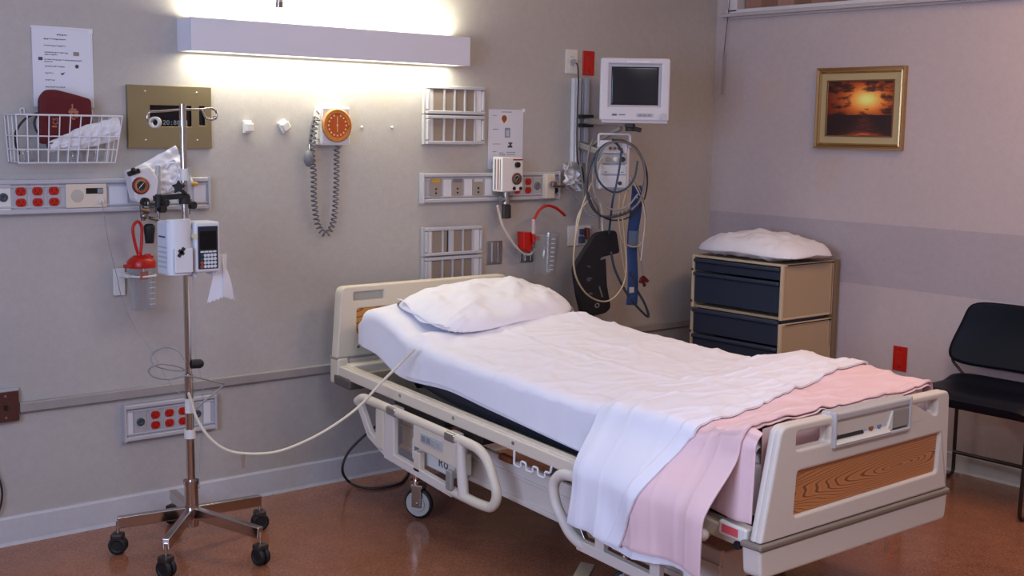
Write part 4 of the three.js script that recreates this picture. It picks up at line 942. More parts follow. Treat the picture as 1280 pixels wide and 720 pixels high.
{ // white sheet folded over the blanket, hem toward the foot
  const hemZ = c => { const k = clamp((c.x - MXL) / (MXR - MXL)); return (c.part === 0 ? lerp(2.055, 1.9, clamp((0.62 - c.y) / 0.33)) : lerp(2.06, 2.03, k) + 0.015 * Math.sin(k * 5)); };
  const opts = { ...LAY, off: 0.027, yl: 0.287, zA: c => 1.655 + 0.03 * clamp((c.x - MXL) / 0.8) + 0.02 * (c.part === 0 ? Math.sin((0.6 - c.y) * 9) : 0), zB: hemZ, hemN: 0.012, th: 0.003, nv: 70 };
  const o = thing('folded_sheet', 'white sheet folded down over the pink blanket with ribbed hem', 'sheet', [BXC, 0.45, 1.2]);
  mesh('sheet_cloth', drape(opts), M.sheet, o);
  const hem = { ...opts, off: 0.0305, zA: c => hemZ(c) - 0.05, zB: c => hemZ(c) - 0.001, nv: 14, th: 0.003 };
  mesh('hem', drape(hem), M.sheet, o);
  const tg = rt(862 - 38, 0 + 622, -2.49);
  mesh('laundry_tag', box(-0.003, 0.002, -0.014, 0.014, -0.012, 0.012, 0.0005).translate(-2.497 - BXC, 0.375 - 0.45, 1.925 - 1.2), std(0x9aa0c4, 0.7), o);
}
function pillowGeo(a, b, H, seed, wr, sharp = 0.62) {
  const n = 56, P = [], idx = [];
  const put = (side) => {
    for (let j = 0; j <= n; j++) for (let i = 0; i <= n; i++) {
      const u = i / n * 2 - 1, v = j / n * 2 - 1, U0 = Math.sin(u * Math.PI / 2), W0 = Math.sin(v * Math.PI / 2), d0 = Math.pow(Math.pow(Math.abs(U0), 3.2) + Math.pow(Math.abs(W0), 3.2), 1 / 3.2), kk = d0 > 0.001 ? lerp(1, Math.max(Math.abs(U0), Math.abs(W0)) / d0, 0.8) : 1, U = U0 * kk, W = W0 * kk;
      const dd = Math.pow(Math.pow(Math.abs(U), 3.2) + Math.pow(Math.abs(W), 3.2), 1 / 3.2), h = Math.pow(Math.max(0, 1 - Math.pow(dd, 2.2)), sharp);
      const x = U * a * (1 - 0.045 * (1 - W * W) * Math.abs(U)), z = W * b * (1 - 0.06 * (1 - U * U) * Math.abs(W));
      const e = 1 - h, rr = Math.hypot(U, W);
      let y = h * H * (side > 0 ? 1 : 0.42);
      const crn = Math.pow(Math.abs(U * W), 1.5);
      const pin = Math.pow(Math.max(0, 1 - Math.abs(nz(W * 5 + U * 1.5, U * 1.2, seed)) * 2.5), 4) * sstep(0.25, 0.75, Math.abs(U)) * 0.012; y += wr * h * (pin + nz(x * 9 + seed, z * 9, side) * 0.02 + nz(x * 22, z * 22 + seed, 3) * 0.01 + Math.abs(nz((x + z) * 8, (x - z) * 20, seed)) * 0.014 * sstep(0.1, 0.8, Math.abs(U)));
      P.push(x, (side > 0 ? y : -y) - 0.02 * (1 - h) * Math.abs(U * W), z);
    }
  };
  put(1); put(-1);
  const W1 = n + 1, T1 = W1 * W1;
  for (let j = 0; j < n; j++) for (let i = 0; i < n; i++) { const q = j * W1 + i; idx.push(q, q + W1, q + 1, q + 1, q + W1, q + W1 + 1); idx.push(T1 + q, T1 + q + 1, T1 + q + W1, T1 + q + 1, T1 + q + W1 + 1, T1 + q + W1); }
  let g = new THREE.BufferGeometry(); g.setAttribute('position', new THREE.Float32BufferAttribute(P, 3)); g.setIndex(idx);
  g = mergeVertices(g, 1e-4); g.computeVertexNormals(); return g;
}
{ // bed pillow
  const t = thing('pillow', 'plump white pillow at the head of the bed', 'pillow', [-1.89, 0.742, 0.505]);
  const g = pillowGeo(0.375, 0.225, 0.066, 2.3, 1.0); g.rotateX(0.21); g.rotateZ(0.045); g.rotateY(0.06); g.translate(0, 0.04, 0);
  mesh('pillowcase', g, M.pillow, t);
  const flap = shell((u, v) => V(-0.335 - 0.022 * u + 0.006 * Math.sin(v * 9), 0.05 + 0.016 * Math.sin(v * 7 + 1) * u - 0.01 * u, lerp(-0.15, 0.15, v)), 8, 30, 0.002);
  flap.rotateX(0.26); flap.translate(0, -0.015, 0); flap.rotateY(0.06); mesh('case_hem', flap, M.pillow, t);
}
// ------------------------------------------------------------------ drawer cabinet and its pillow
{
  const x0 = -0.425, x1 = -0.04, z0 = 0.27, z1 = 0.825, cx = (x0 + x1) / 2, cz = (z0 + z1) / 2;
  const t = thing('drawer_cabinet', 'tan cabinet with dark navy drawers in the corner', 'cabinet', [cx, 0, cz]);
  const A = x0 - cx, B = x1 - cx, C = z0 - cz, D = z1 - cz, e = 0.016;
  for (const [y0, y1] of [[0.625, 0.885], [0.075, 0.608]]) {
    mesh('carcass', [box(A + 0.012, B - 0.01, y0 + 0.004, y1 - 0.004, C + 0.004, C + 0.016, 0.001), box(A + 0.012, B - 0.01, y0 + 0.004, y1 - 0.004, D - 0.016, D - 0.004, 0.001), box(A + 0.03, B, y1 - 0.014, y1 - 0.002, C, D, 0.002), box(B - 0.02, B - 0.008, y0, y1, C, D, 0.001), box(A + 0.02, B, y0, y0 + 0.012, C + 0.01, D - 0.01, 0.001)], M.cabinet, t);
    const edges = [];
    for (const zz of [C, D - e]) { edges.push(box(A, A + e, y0, y1, zz, zz + e, 0.003), box(B - e, B, y0, y1, zz, zz + e, 0.003), box(A + e, B - e, y1 - 0.012, y1, zz, zz + e, 0.003), box(A + e, B - e, y0, y0 + 0.01, zz, zz + e, 0.003)); }
    if (y1 > 0.7) edges.push(box(A, A + e, y1 - 0.012, y1, C + e, D - e, 0.003));
    mesh('edge_trim', edges, M.cabinetEdge, t);
  }
  mesh('middle_tray', box(A + 0.03, B - 0.03, 0.604, 0.63, C + 0.02, D - 0.02, 0.002), M.drawer, t);
  for (const [a, b] of [[0.81, 0.868], [0.655, 0.802], [0.505, 0.622], [0.365, 0.497], [0.225, 0.357], [0.09, 0.217]]) {
    const dr = mesh('drawer', [box(A + 0.004, A + 0.02, a, b - 0.02, C + 0.018, D - 0.018, 0.003), box(A + 0.02, B - 0.05, a + 0.01, b - 0.03, C + 0.03, D - 0.03, 0.002)], M.drawer, t);
    mesh('pull_lip', [box(A - 0.012, A + 0.016, b - 0.018, b, C + 0.018, D - 0.018, 0.006)], std(0x303a4e, 0.4), dr);
  }
  mesh('hinge', [0.81, 0.655, 0.505].map(y => cyl([A + 0.004, y - 0.004, C + 0.004], [A + 0.004, y + 0.008, C + 0.004], 0.008)), std(0x4a2a22, 0.5), t);
  mesh('back_panel', box(B + 0.002, B + 0.03, 0.05, 0.888, C - 0.03, D + 0.012, 0.003), std(0x7f6955, 0.6), t);
  for (const x of [A + 0.04, B - 0.04]) for (const z of [C + 0.04, D - 0.04]) mesh('foot', [cyl([x, 0, z], [x, 0.078, z], 0.022, 0.026)], M.rubber, t);
}
{
  const t = thing('pillow', 'white pillow lying on top of the drawer cabinet', 'pillow', [-0.245, 0.885, 0.55]);
  const g = pillowGeo(0.205, 0.335, 0.085, 6.1, 0.9, 0.6); g.rotateY(-0.02); g.translate(0, 0.04, 0.015);
  mesh('pillowcase', g, M.pillow, t);
}
// ------------------------------------------------------------------ chair
{
  const zc = 1.785, xb = -0.06, t = thing('stacking_chair', 'black vinyl stacking chair with thin dark metal sled frame', 'chair', [-0.29, 0, zc]);
  const o = V(-0.29, 0, zc), L = (x, y, z) => V(x, y, z).sub(o), r = 0.008;
  for (const s of [-1, 1]) {
    const z = zc + s * 0.262;
    mesh('leg_frame', bent([L(-0.17, 0.405, z - s * 0.02), L(-0.075, 0.39, z), L(-0.072, r, z), L(-0.475, r, z), L(-0.46, 0.39, z), L(-0.4, 0.405, z - s * 0.03)], r, 10, 0.03), M.chairFrame, t);
    mesh('back_support', bent([L(-0.2, 0.41, zc + s * 0.17), L(-0.155, 0.415, zc + s * 0.185), L(-0.135, 0.455, zc + s * 0.19), L(-0.1, 0.515, zc + s * 0.285), L(-0.085, 0.56, zc + s * 0.285), L(-0.07, 0.68, zc + s * 0.25)], r * 0.8, 10, 0.02), M.chairFrame, t);
  }
  mesh('cross_bar', cyl(L(-0.078, 0.108, zc - 0.262), L(-0.078, 0.108, zc + 0.262), 0.0085), M.chairFrame, t);
  mesh('cross_bar', [cyl(L(-0.42, 0.4, zc - 0.25), L(-0.42, 0.4, zc + 0.25), 0.007), cyl(L(-0.17, 0.4, zc - 0.25), L(-0.17, 0.4, zc + 0.25), 0.007)], M.chairFrame, t);
  // curved seat pad
  const seat = shell((u, v) => {
    const k = u * 2 - 1, z = k * 0.25 * (1 - 0.04 * Math.pow(Math.abs(v * 2 - 1), 4)), x = lerp(-0.115, -0.455, v) + 0.03 * Math.pow(Math.abs(k), 6) * (v > 0.5 ? 1 : -1) * Math.pow(Math.abs(v * 2 - 1), 3);
    const dish = 0.014 * (k * k - 1) * Math.sin(v * Math.PI) + 0.022 * sstep(0.3, 0, v) - 0.03 * sstep(0.82, 1, v);
    return V(x + 0.29, 0.42 + dish - 0.01 * Math.pow(Math.abs(k), 8), z);
  }, 40, 30, 0.034);
  const sm = mesh('seat', seat, M.chairVinyl, t);
  const back = shell((u, v) => {
    const k0 = u * 2 - 1, v0 = v * 2 - 1, d = Math.pow(Math.pow(Math.abs(k0), 7) + Math.pow(Math.abs(v0), 7), 1 / 7), q = d > 0.001 ? Math.max(Math.abs(k0), Math.abs(v0)) / d : 1, k = k0 * q, vv = (v0 * q + 1) / 2;
    const wv = lerp(0.296, 0.238, sstep(0.15, 1, vv)), z = k * wv, y = lerp(0.508, 0.78, vv); v = vv;
    return V(lerp(-0.1, -0.05, v) + 0.29 - 0.03 * k * k + 0.012 * Math.sin(v * Math.PI) , y, z);
  }, 40, 24, 0.022);
  mesh('backrest', back, M.chairVinyl, t);
}
// ------------------------------------------------------------------ rolling pole
const PZ = 0.425;
const pTop = bk(228, 130, PZ), pBot = bk(239.5, 632, PZ);
const poleAt = y => { const k = (y - pBot.y) / (pTop.y - pBot.y); return V(lerp(pBot.x, pTop.x, k), y, PZ); };
{
  const o = V(pBot.x, 0, PZ), t = thing('pole_stand', 'chrome rolling drip pole on five casters', 'pole', [o.x, 0, o.z]);
  const L = p => p.clone().sub(o), at = y => L(poleAt(y));
  mesh('lower_tube', [cyl(at(0.22), at(0.62), 0.0145), cyl(at(0.6), at(0.625), 0.015)], M.chrome, t);
  mesh('upper_tube', cyl(at(0.6), at(pTop.y), 0.0115), M.chrome, t);
  mesh('hub', [cyl(at(0.085), at(0.245), 0.024), cyl(at(0.235), at(0.25), 0.027)], M.chrome, t);
  mesh('collar', [cyl(at(0.4), at(0.43), 0.02), cyl(at(0.49), at(0.54), 0.0155)], M.plateWhite, t);
  mesh('tape_band', [cyl(at(1.29), at(1.33), 0.0135)], M.plateWhite, t);
  mesh('collar', cyl(at(pTop.y - 0.075), at(pTop.y - 0.055), 0.014), M.steel, t);
  mesh('clamp_knob', [cyl(at(0.66).add(V(0.008, 0, 0.006)), at(0.66).add(V(0.034, 0, 0.014)), 0.016), ball(at(0.66).add(V(0.034, 0, 0.014)), 0.016)], M.rubber, t);
  const ty = pTop.y - 0.018;
  const h1 = [poleAt(ty), bk(200, 139, PZ), bk(187, 140, PZ), bk(184, 147, PZ), bk(187, 153, PZ), bk(192, 149, PZ + 0.005)].map(L);
  const h2 = [poleAt(ty), bk(250, 137, PZ), bk(266, 136, PZ), bk(271, 143, PZ), bk(268, 149, PZ), bk(258, 148, PZ), bk(253, 138, PZ + 0.015)].map(L);
  mesh('hook', tube(h1, 0.0038, 40, 8), M.chrome, t);
  mesh('hook', tube(h2, 0.0038, 50, 8), M.chrome, t);
  mesh('hook_tip', ball(L(bk(269, 147, PZ)), 0.008), M.chrome, t);
  const wheels = [[148, 692], [208, 722], [326, 706], [325, 662], [217, 655]];
  wheels.forEach(([u, v], i) => {
    const w = L(fl(u, v)), dir = w.clone().setY(0).normalize();
    const leg = mesh('leg', [bar(V(dir.x * 0.015, 0.135, dir.z * 0.015), V(w.x, 0.112, w.z), 0.026, 0.04)], M.chrome, t);
    const c = new THREE.Group(); c.name = 'caster'; c.position.set(w.x, 0, w.z); c.rotation.y = [0.9, 0.4, 0.2, 1.3, 2.1][i]; t.add(c);
    const R = 0.032;
    mesh('wheel', [new THREE.TorusGeometry(R - 0.009, 0.009, 10, 24).rotateY(Math.PI / 2).translate(0.012, R, 0), new THREE.TorusGeometry(R - 0.009, 0.009, 10, 24).rotateY(Math.PI / 2).translate(-0.012, R, 0), cyl([-0.018, R, 0], [0.018, R, 0], R - 0.01)], M.rubber, c);
    mesh('hood', [box(-0.022, 0.022, 0.052, 0.075, -0.022, 0.02, 0.008), box(-0.004, 0.004, R, 0.06, -0.012, 0.012, 0.002)], std(0x2b2422, 0.45), c);
    mesh('stem', cyl([0, 0.07, 0], [0, 0.115, 0], 0.006), M.chrome, c);
  });
}
{ // tape roll on the hook
  const p = bk(193, 153, PZ), t = thing('tape_roll', 'roll of white tape hanging from the pole hook', 'tape', [p.x, p.y, p.z + 0.006]);
  mesh('roll', lathe([[0.011, -0.011], [0.019, -0.011], [0.019, 0.011], [0.011, 0.011], [0.011, -0.011]], 0, 0, 0).rotateX(Math.PI / 2).rotateY(-0.7), M.plateWhite, t);
}
{ // black pole clamp with star knob
  const p = poleAt(1.225), t = thing('pole_clamp', 'black arm clamp with star knob on the pole', 'clamp', [p.x, p.y, p.z]);
  const L = (u, v, z) => bk(u, v, z).sub(p);
  mesh('arm', bar(L(192, 248, PZ + 0.012), L(229, 245, PZ + 0.012), 0.014, 0.018), M.rubber, t);
  mesh('jaw', [cyl(V(0, -0.014, 0), V(0, 0.014, 0), 0.019)], M.rubber, t);
  const star = []; for (let k = 0; k < 10; k++) { const a = k / 10 * Math.PI * 2 + Math.PI / 2, r = k % 2 ? 0.013 : 0.026; star.push([Math.cos(a) * r, Math.sin(a) * r]); }
  const k = L(223, 234, PZ + 0.035), g = extrude(roundPoly(star, 0.006), 0, 0.014, 0.003).rotateY(-0.3).translate(k.x, k.y, k.z);
  mesh('star_knob', [g, cyl(k, V(0, 0.02, 0.01), 0.006), cyl(V(0, 0.02, 0.0), V(0, -0.01, 0.0), 0.016)], M.rubber, t);
  mesh('end_clamp', [cyl(L(198, 243, PZ + 0.012), L(198, 259, PZ + 0.012), 0.011), cyl(L(204, 253, PZ + 0.018), L(209, 254, PZ + 0.035), 0.012)], M.rubber, t);
}
{ // infusion pump
  const zf = 0.535, a = bk(211, 276, zf), b = bk(277, 277, zf), c = bk(274, 342, zf), bt = bk(212, 347, zf);
  const x0 = a.x, x1 = (b.x + c.x) / 2, y1 = (a.y + b.y) / 2, y0 = (bt.y + c.y) / 2, w = x1 - x0, h = y1 - y0, D = 0.1;
  const t = thing('infusion_pump', 'pale grey infusion pump with dark screen clamped to the pole', 'pump', [(x0 + x1) / 2, y0, zf - D / 2]);
  const X = u => bk(u, 310, zf).x - t.position.x, hw = w / 2, pm = std(0xc9ccd6, 0.4), pm2 = std(0xd3d4da, 0.4);
  const s = X(243);
  mesh('body', [box(-hw, s, 0, h, -D / 2, D / 2 - 0.012, 0.01)], pm, t);
  mesh('pump_channel', [cyl([(-hw + s) / 2, 0.004, D / 2 - 0.022], [(-hw + s) / 2, h + 0.006, D / 2 - 0.022], (s + hw) / 2 - 0.003, (s + hw) / 2 - 0.003, 32).translate(0, 0, -D / 2 + 0.022).scale(1, 1, 0.62).translate(0, 0, D / 2 - 0.022)], pm2, t);
  mesh('door_plate', box(-hw + 0.014, s - 0.01, 0.012, h * 0.52, D / 2 - 0.008, D / 2 + 0.012, 0.004), pm2, t);
  mesh('latch_symbol', [box(-0.006, 0.006, -0.018, 0.018, 0, 0.003, 0.001).rotateZ(-0.6), box(-0.005, 0.005, -0.012, 0.012, 0, 0.003, 0.001).rotateZ(0.9)].map(g => g.translate(-hw + 0.036, h * 0.45, D / 2 + 0.011)), M.cordDark, t);
  mesh('badge', box(-hw - 0.001, -hw + 0.002, h * 0.7, h * 0.73, -0.03, 0.02, 0), std(0x2a3a6a, 0.5), t);
  mesh('side_vent', [0, 1, 2, 3, 4].map(k => box(-hw - 0.001, -hw + 0.001, h * (0.15 + k * 0.09), h * (0.18 + k * 0.09), -0.035, 0.03, 0)), std(0xa8abb6, 0.5), t);
  const f = mesh('display_unit', [box(s + 0.003, hw, 0.008, h - 0.004, -D / 2 + 0.01, D / 2, 0.008), box(s - 0.004, s + 0.02, h * 0.2, h * 0.85, -D / 2 + 0.02, D / 2 - 0.02, 0.002)], pm2, t);
  mesh('knob', cyl([s + 0.002, h * 0.72, D / 2 - 0.01], [s + 0.002, h * 0.72, D / 2 + 0.008], 0.008), std(0xd2c7a0, 0.5), t);
  const fx0 = X(247.5), fx1 = X(272), fy0 = 0.02, fy1 = h - 0.018;
  mesh('face', box(fx0, fx1, fy0, fy1, D / 2 - 0.002, D / 2 + 0.003, 0.001), std(0x1b2333, 0.35), f);
  const g = box(fx0 + 0.006, fx1 - 0.006, lerp(fy0, fy1, 0.46), fy1 - 0.016, D / 2 + 0.002, D / 2 + 0.0042, 0.0005);
  mesh('screen', g, std(0x0a0b10, 0.12), f);
  const kw = (fx1 - fx0 - 0.012);
  for (let k = 0; k < 4; k++) mesh('soft_key', box(fx0 + 0.006 + k * kw / 4 + 0.001, fx0 + 0.006 + (k + 1) * kw / 4 - 0.001, lerp(fy0, fy1, 0.385), lerp(fy0, fy1, 0.425), D / 2 + 0.002, D / 2 + 0.006, 0.001), M.plateWhite, f);
  for (let r = 0; r < 4; r++) for (let k = 0; k < 5; k++) {
    const col = k === 0 ? (r < 2 ? 0x8a4a3a : 0x3b4358) : 0xcdd3dd;
    const cx = fx0 + 0.006 + (k + 0.5) * kw / 5, cy = lerp(fy0, fy1, 0.06 + r * 0.088);
    mesh('key', k === 0 && r > 1 ? box(cx - 0.004, cx + 0.004, cy - 0.004, cy + 0.004, D / 2 + 0.002, D / 2 + 0.005, 0.001) : cyl([cx, cy, D / 2 + 0.002], [cx, cy, D / 2 + 0.006], k === 0 ? 0.0062 : 0.0055, undefined, 12), std(col, 0.45), f);
  }
  mesh('foot_clip', [box(s + 0.005, s + 0.02, -0.01, 0.012, -0.02, 0.03, 0.004), box(hw - 0.02, hw - 0.006, -0.006, 0.012, -0.02, 0.03, 0.004)], pm, t);
  mesh('pole_bracket', box(-0.04, 0.03, h * 0.3, h * 0.6, -D / 2 - 0.025, -D / 2 + 0.004, 0.004), M.rubber, t);
}
{ // folded slips of paper hanging at the pump
  const z = 0.47, p = bk(278, 330, z), t = thing('paper_slip', 'folded printed paper slip hanging beside the pump', 'paper', [p.x, bk(278, 378, z).y, z]);
  const L = (u, v, dz) => bk(u, v, z).sub(t.position).add(V(0, 0, dz));
  const quad = (a, b, c, d) => shell((u, v) => { const top = a.clone().lerp(b, u), bot = d.clone().lerp(c, u); const q = top.lerp(bot, v); q.z += 0.006 * Math.sin(v * 4) ; if (v === 1) q.y += (Math.round(u * 8) % 2) * 0.004; return q; }, 16, 12, 0.001);
  mesh('leaf', quad(L(270, 318, 0), L(283, 317, 0), L(278, 372, 0.01), L(260, 380, -0.005)), M.paper, t);
  mesh('leaf', quad(L(276, 318, 0.004), L(284, 340, 0.004), L(295, 376, -0.008), L(277, 371, 0.012)), M.paper, t);
}
{ // clear tube and power line down along the pole
  const o = poleAt(0.98), t = thing('drip_tube', 'thin clear tube running down along the pole', 'tube', [o.x, 0, PZ]);
  const L = (u, v, z) => bk(u, v, z).sub(t.position);
  mesh('tube', tube([L(241, 348, 0.44), L(243, 400, 0.44), L(245, 450, 0.44), L(252, 475, 0.45), L(254, 520, 0.45), L(251, 560, 0.44), L(249, 610, 0.43)], 0.003, 60, 8), M.glassy, t);
}
// ------------------------------------------------------------------ suction regulator and canister, left
function gaugeFace(ring) {
  return canvasTex(256, 256, c => {
    c.fillStyle = '#1c1a1c'; c.fillRect(0, 0, 256, 256); c.translate(128, 128);
    c.lineWidth = 26; c.strokeStyle = ring; c.beginPath(); c.arc(0, 0, 112, 0, 7); c.stroke();
    c.strokeStyle = '#c9b27a'; c.lineWidth = 8; c.beginPath(); c.arc(0, 0, 96, 2.2, 5.6); c.stroke();
    c.fillStyle = '#d8d4cc'; for (let k = 0; k < 18; k++) { c.save(); c.rotate(k / 18 * 6.283); c.fillRect(-3, -92, 6, 18); c.restore(); }
    c.strokeStyle = '#e8e4da'; c.lineWidth = 9; c.beginPath(); c.moveTo(-40, 45); c.lineTo(45, -48); c.stroke(); c.beginPath(); c.arc(0, 0, 12, 0, 7); c.fill();
  });
}
{
  const z = 0.105, p = bk(178, 233, z), t = thing('suction_regulator', 'white suction regulator with red ringed gauge on the long rail', 'regulator', [p.x, p.y - 0.05, 0]);
  const L = (u, v, zz = z) => bk(u, v, zz).sub(t.position);
  const ol = roundPoly([[162, 214], [188, 207], [199, 224], [196, 250], [180, 256], [170, 252]].map(([u, v]) => { const q = L(u, v); return [q.x, q.y]; }).reverse(), 0.012);
  mesh('body', extrude(ol, 0.045, 0.06, 0.008), std(0xd6d3d8, 0.4), t);
  mesh('wall_adapter', cyl([0, 0.05, 0.02], [0, 0.05, 0.05], 0.018), M.steel, t);
  const c = L(175.5, 232), g = new THREE.CircleGeometry(0.026, 32); g.translate(c.x, c.y, 0.1125);
  mesh('gauge_rim', lathe([[0.026, 0.009], [0.03, 0.008], [0.031, 0], [0.023, 0], [0.023, 0.006], [0.026, 0.0065]], 0, 0, 0, 32).rotateX(Math.PI / 2).translate(c.x, c.y, 0.104), std(0x6b1a12, 0.4), t);
  mesh('gauge_face', g, std(0xffffff, 0.4, { map: gaugeFace('#b8522a') }), t, true);
  const k = L(180, 252);
  mesh('knob', [cyl([k.x, k.y, 0.1], [k.x, k.y, 0.122], 0.015), box(k.x - 0.004, k.x + 0.004, k.y - 0.013, k.y + 0.013, 0.12, 0.127, 0.002)], M.rubber, t);
  mesh('knob_cap', cyl([k.x + 0.002, k.y - 0.004, 0.121], [k.x + 0.002, k.y - 0.004, 0.124], 0.007), M.plateWhite, t);
  mesh('valve', [bar(L(160, 218), L(174, 213), 0.016, 0.016), ball(L(167, 213, z + 0.01), 0.01)], M.rubber, t);
  mesh('fitting', [cyl(L(177, 257, 0.08), L(179, 276, 0.08), 0.008), cyl(L(176, 262, 0.08), L(186, 264, 0.08), 0.01), cyl(L(186, 272, 0.08), L(200, 276, 0.08), 0.006), ball(L(180, 270, 0.08), 0.014)], std(0x8a7d74, 0.3, { metalness: 0.9 }), t);
  mesh('filter_bottle', lathe([[0.0001, 0], [0.015, 0], [0.02, 0.05], [0.02, 0.062], [0.012, 0.07], [0.0001, 0.07]], 0, 0, 0).translate(L(187, 304, 0.085).x, L(187, 304, 0.085).y, 0.085), M.rubber, t);
}
{
  const z = 0.085, p = bk(178, 388, z), rB = 0.041, yTop = bk(178, 332, z).y, H = yTop - p.y;
  const t = thing('suction_canister', 'clear suction canister with bright red lid below the long rail', 'canister', [p.x, p.y, z]);
  mesh('jar', lathe([[0.0001, 0], [rB - 0.006, 0], [rB, 0.004], [rB * 1.2, H], [rB * 1.2 - 0.002, H], [rB - 0.0025, 0.006], [rB - 0.008, 0.0035], [0.0001, 0.0035]], 0, 0, 0, 40), M.glassy, t);
  const rl = rB * 1.24;
  const lid = mesh('lid', [lathe([[0.0001, 0.02], [rl * 0.55, 0.036], [rl * 0.8, 0.026], [rl, 0.016], [rl, -0.006], [rl - 0.004, -0.006], [rl - 0.004, 0.006], [0.0001, 0.008]], 0, 0, 0, 40).translate(0, H, 0), bar(V(-rl * 0.6, H + 0.006, 0.01), V(-rl * 1.35, H + 0.002, 0.02), 0.024, 0.012)], M.redGlow, t);
  mesh('port', [cyl([-0.012, H + 0.015, 0.01], [-0.012, H + 0.05, 0.01], 0.008), cyl([0.022, H + 0.015, 0.005], [0.022, H + 0.042, 0.005], 0.011), cyl([0.036, H + 0.01, 0.0], [0.04, H + 0.035, 0.0], 0.007), cyl([0.006, H + 0.015, -0.02], [0.006, H + 0.03, -0.02], 0.01)], M.redGlow, lid);
  const L = (u, v) => bk(u, v, z + 0.01).sub(t.position);
  mesh('red_hose', tube([L(174, 322), L(169, 305), L(166, 288), L(168, 280), L(173, 277), L(177, 284), L(177, 300), L(176, 318)], 0.0055, 50, 10), M.redGlow, t);
  mesh('label', box(-0.026, 0.004, H - 0.045, H - 0.015, rB * 1.16, rB * 1.18 + 0.001, 0), std(0x9c5a4a, 0.6), t);
  for (let k = 0; k < 6; k++) mesh('mark', box(0.012, 0.034, 0.025 + k * 0.02, 0.027 + k * 0.02, rB * 1.0 + k * 0.001 - 0.004, rB * 1.02 + k * 0.001 - 0.002, 0), M.plateWhite, t);
  mesh('bracket', [box(-0.075, -0.032, 0.05, 0.15, -z + 0.002, -z + 0.014, 0.003), box(-0.055, -0.025, 0.12, 0.135, -z + 0.01, 0.0, 0.003), new THREE.TorusGeometry(rB * 1.2, 0.004, 8, 40).rotateX(Math.PI / 2).translate(0, 0.128, 0)], M.plateWhite, t);
}
{ // clear poly bag hung behind the regulator
  const z = 0.052, t = thing('plastic_package', 'clear plastic bag hanging behind the white suction regulator', 'package', [bk(200, 240, z).x, bk(200, 245, z).y, z]);
  const L = (u, v, dz = 0) => bk(u, v, z).sub(t.position).add(V(0, 0, dz));
  const A = L(155, 217), B = L(219, 182), C = L(243, 230), D = L(192, 246);
  mesh('bag', shell((u, v) => { const q = A.clone().lerp(B, u).lerp(D.clone().lerp(C, u), v); q.z += 0.014 * Math.sin(u * 3.1) * Math.sin(v * 3.1) + nz(u * 7, v * 7, 2) * 0.012; return q; }, 30, 26, 0.0015), M.filmy, t);
  mesh('coiled_tube', [tube([L(208, 205, 0.006), L(216, 200, 0.008), L(219, 212, 0.006), L(212, 222, 0.008), L(206, 214, 0.006), L(212, 204, 0.01), L(221, 208, 0.006), L(218, 226, 0.008), L(208, 238, 0.006)], 0.005, 70, 8)], std(0xd4d6e2, 0.4), t);
  mesh('yellow_tip', ball(L(243, 230, 0.004), 0.014, 0.008, 0.006), std(0xc79a3c, 0.5), t);
}
function flowmeter(u, v0, v1, z, label) {
  const p = bk(u, v1, z), q = bk(u, v0, z), h = q.y - p.y, t = thing('flowmeter', label, 'flowmeter', [p.x, p.y, z]);
  mesh('sight_tube', lathe([[0.0001, h * 0.3], [0.0095, h * 0.3], [0.0095, h], [0.0001, h]], 0, 0, 0, 20), phys(0xd8dbe0, 0.15, { transmission: 0.75, thickness: 0 }), t);
  mesh('base', [cyl([0, h * 0.12, 0], [0, h * 0.32, 0], 0.013), cyl([0, 0, 0], [0, h * 0.14, 0], 0.005), cyl([0, h * 0.24, 0], [0, h * 0.24, -z + 0.03], 0.01)], std(0x8d8a88, 0.3, { metalness: 0.9 }), t);
  mesh('knob', cyl([0, h * 0.2, 0.01], [0.006, h * 0.2, 0.034], 0.014), M.rubber, t);
}
flowmeter(198.5, 207, 274, 0.09, 'clear tube flowmeter between the suction regulator and the pole');
flowmeter(236, 208, 268, 0.09, 'clear tube flowmeter directly behind the pole');
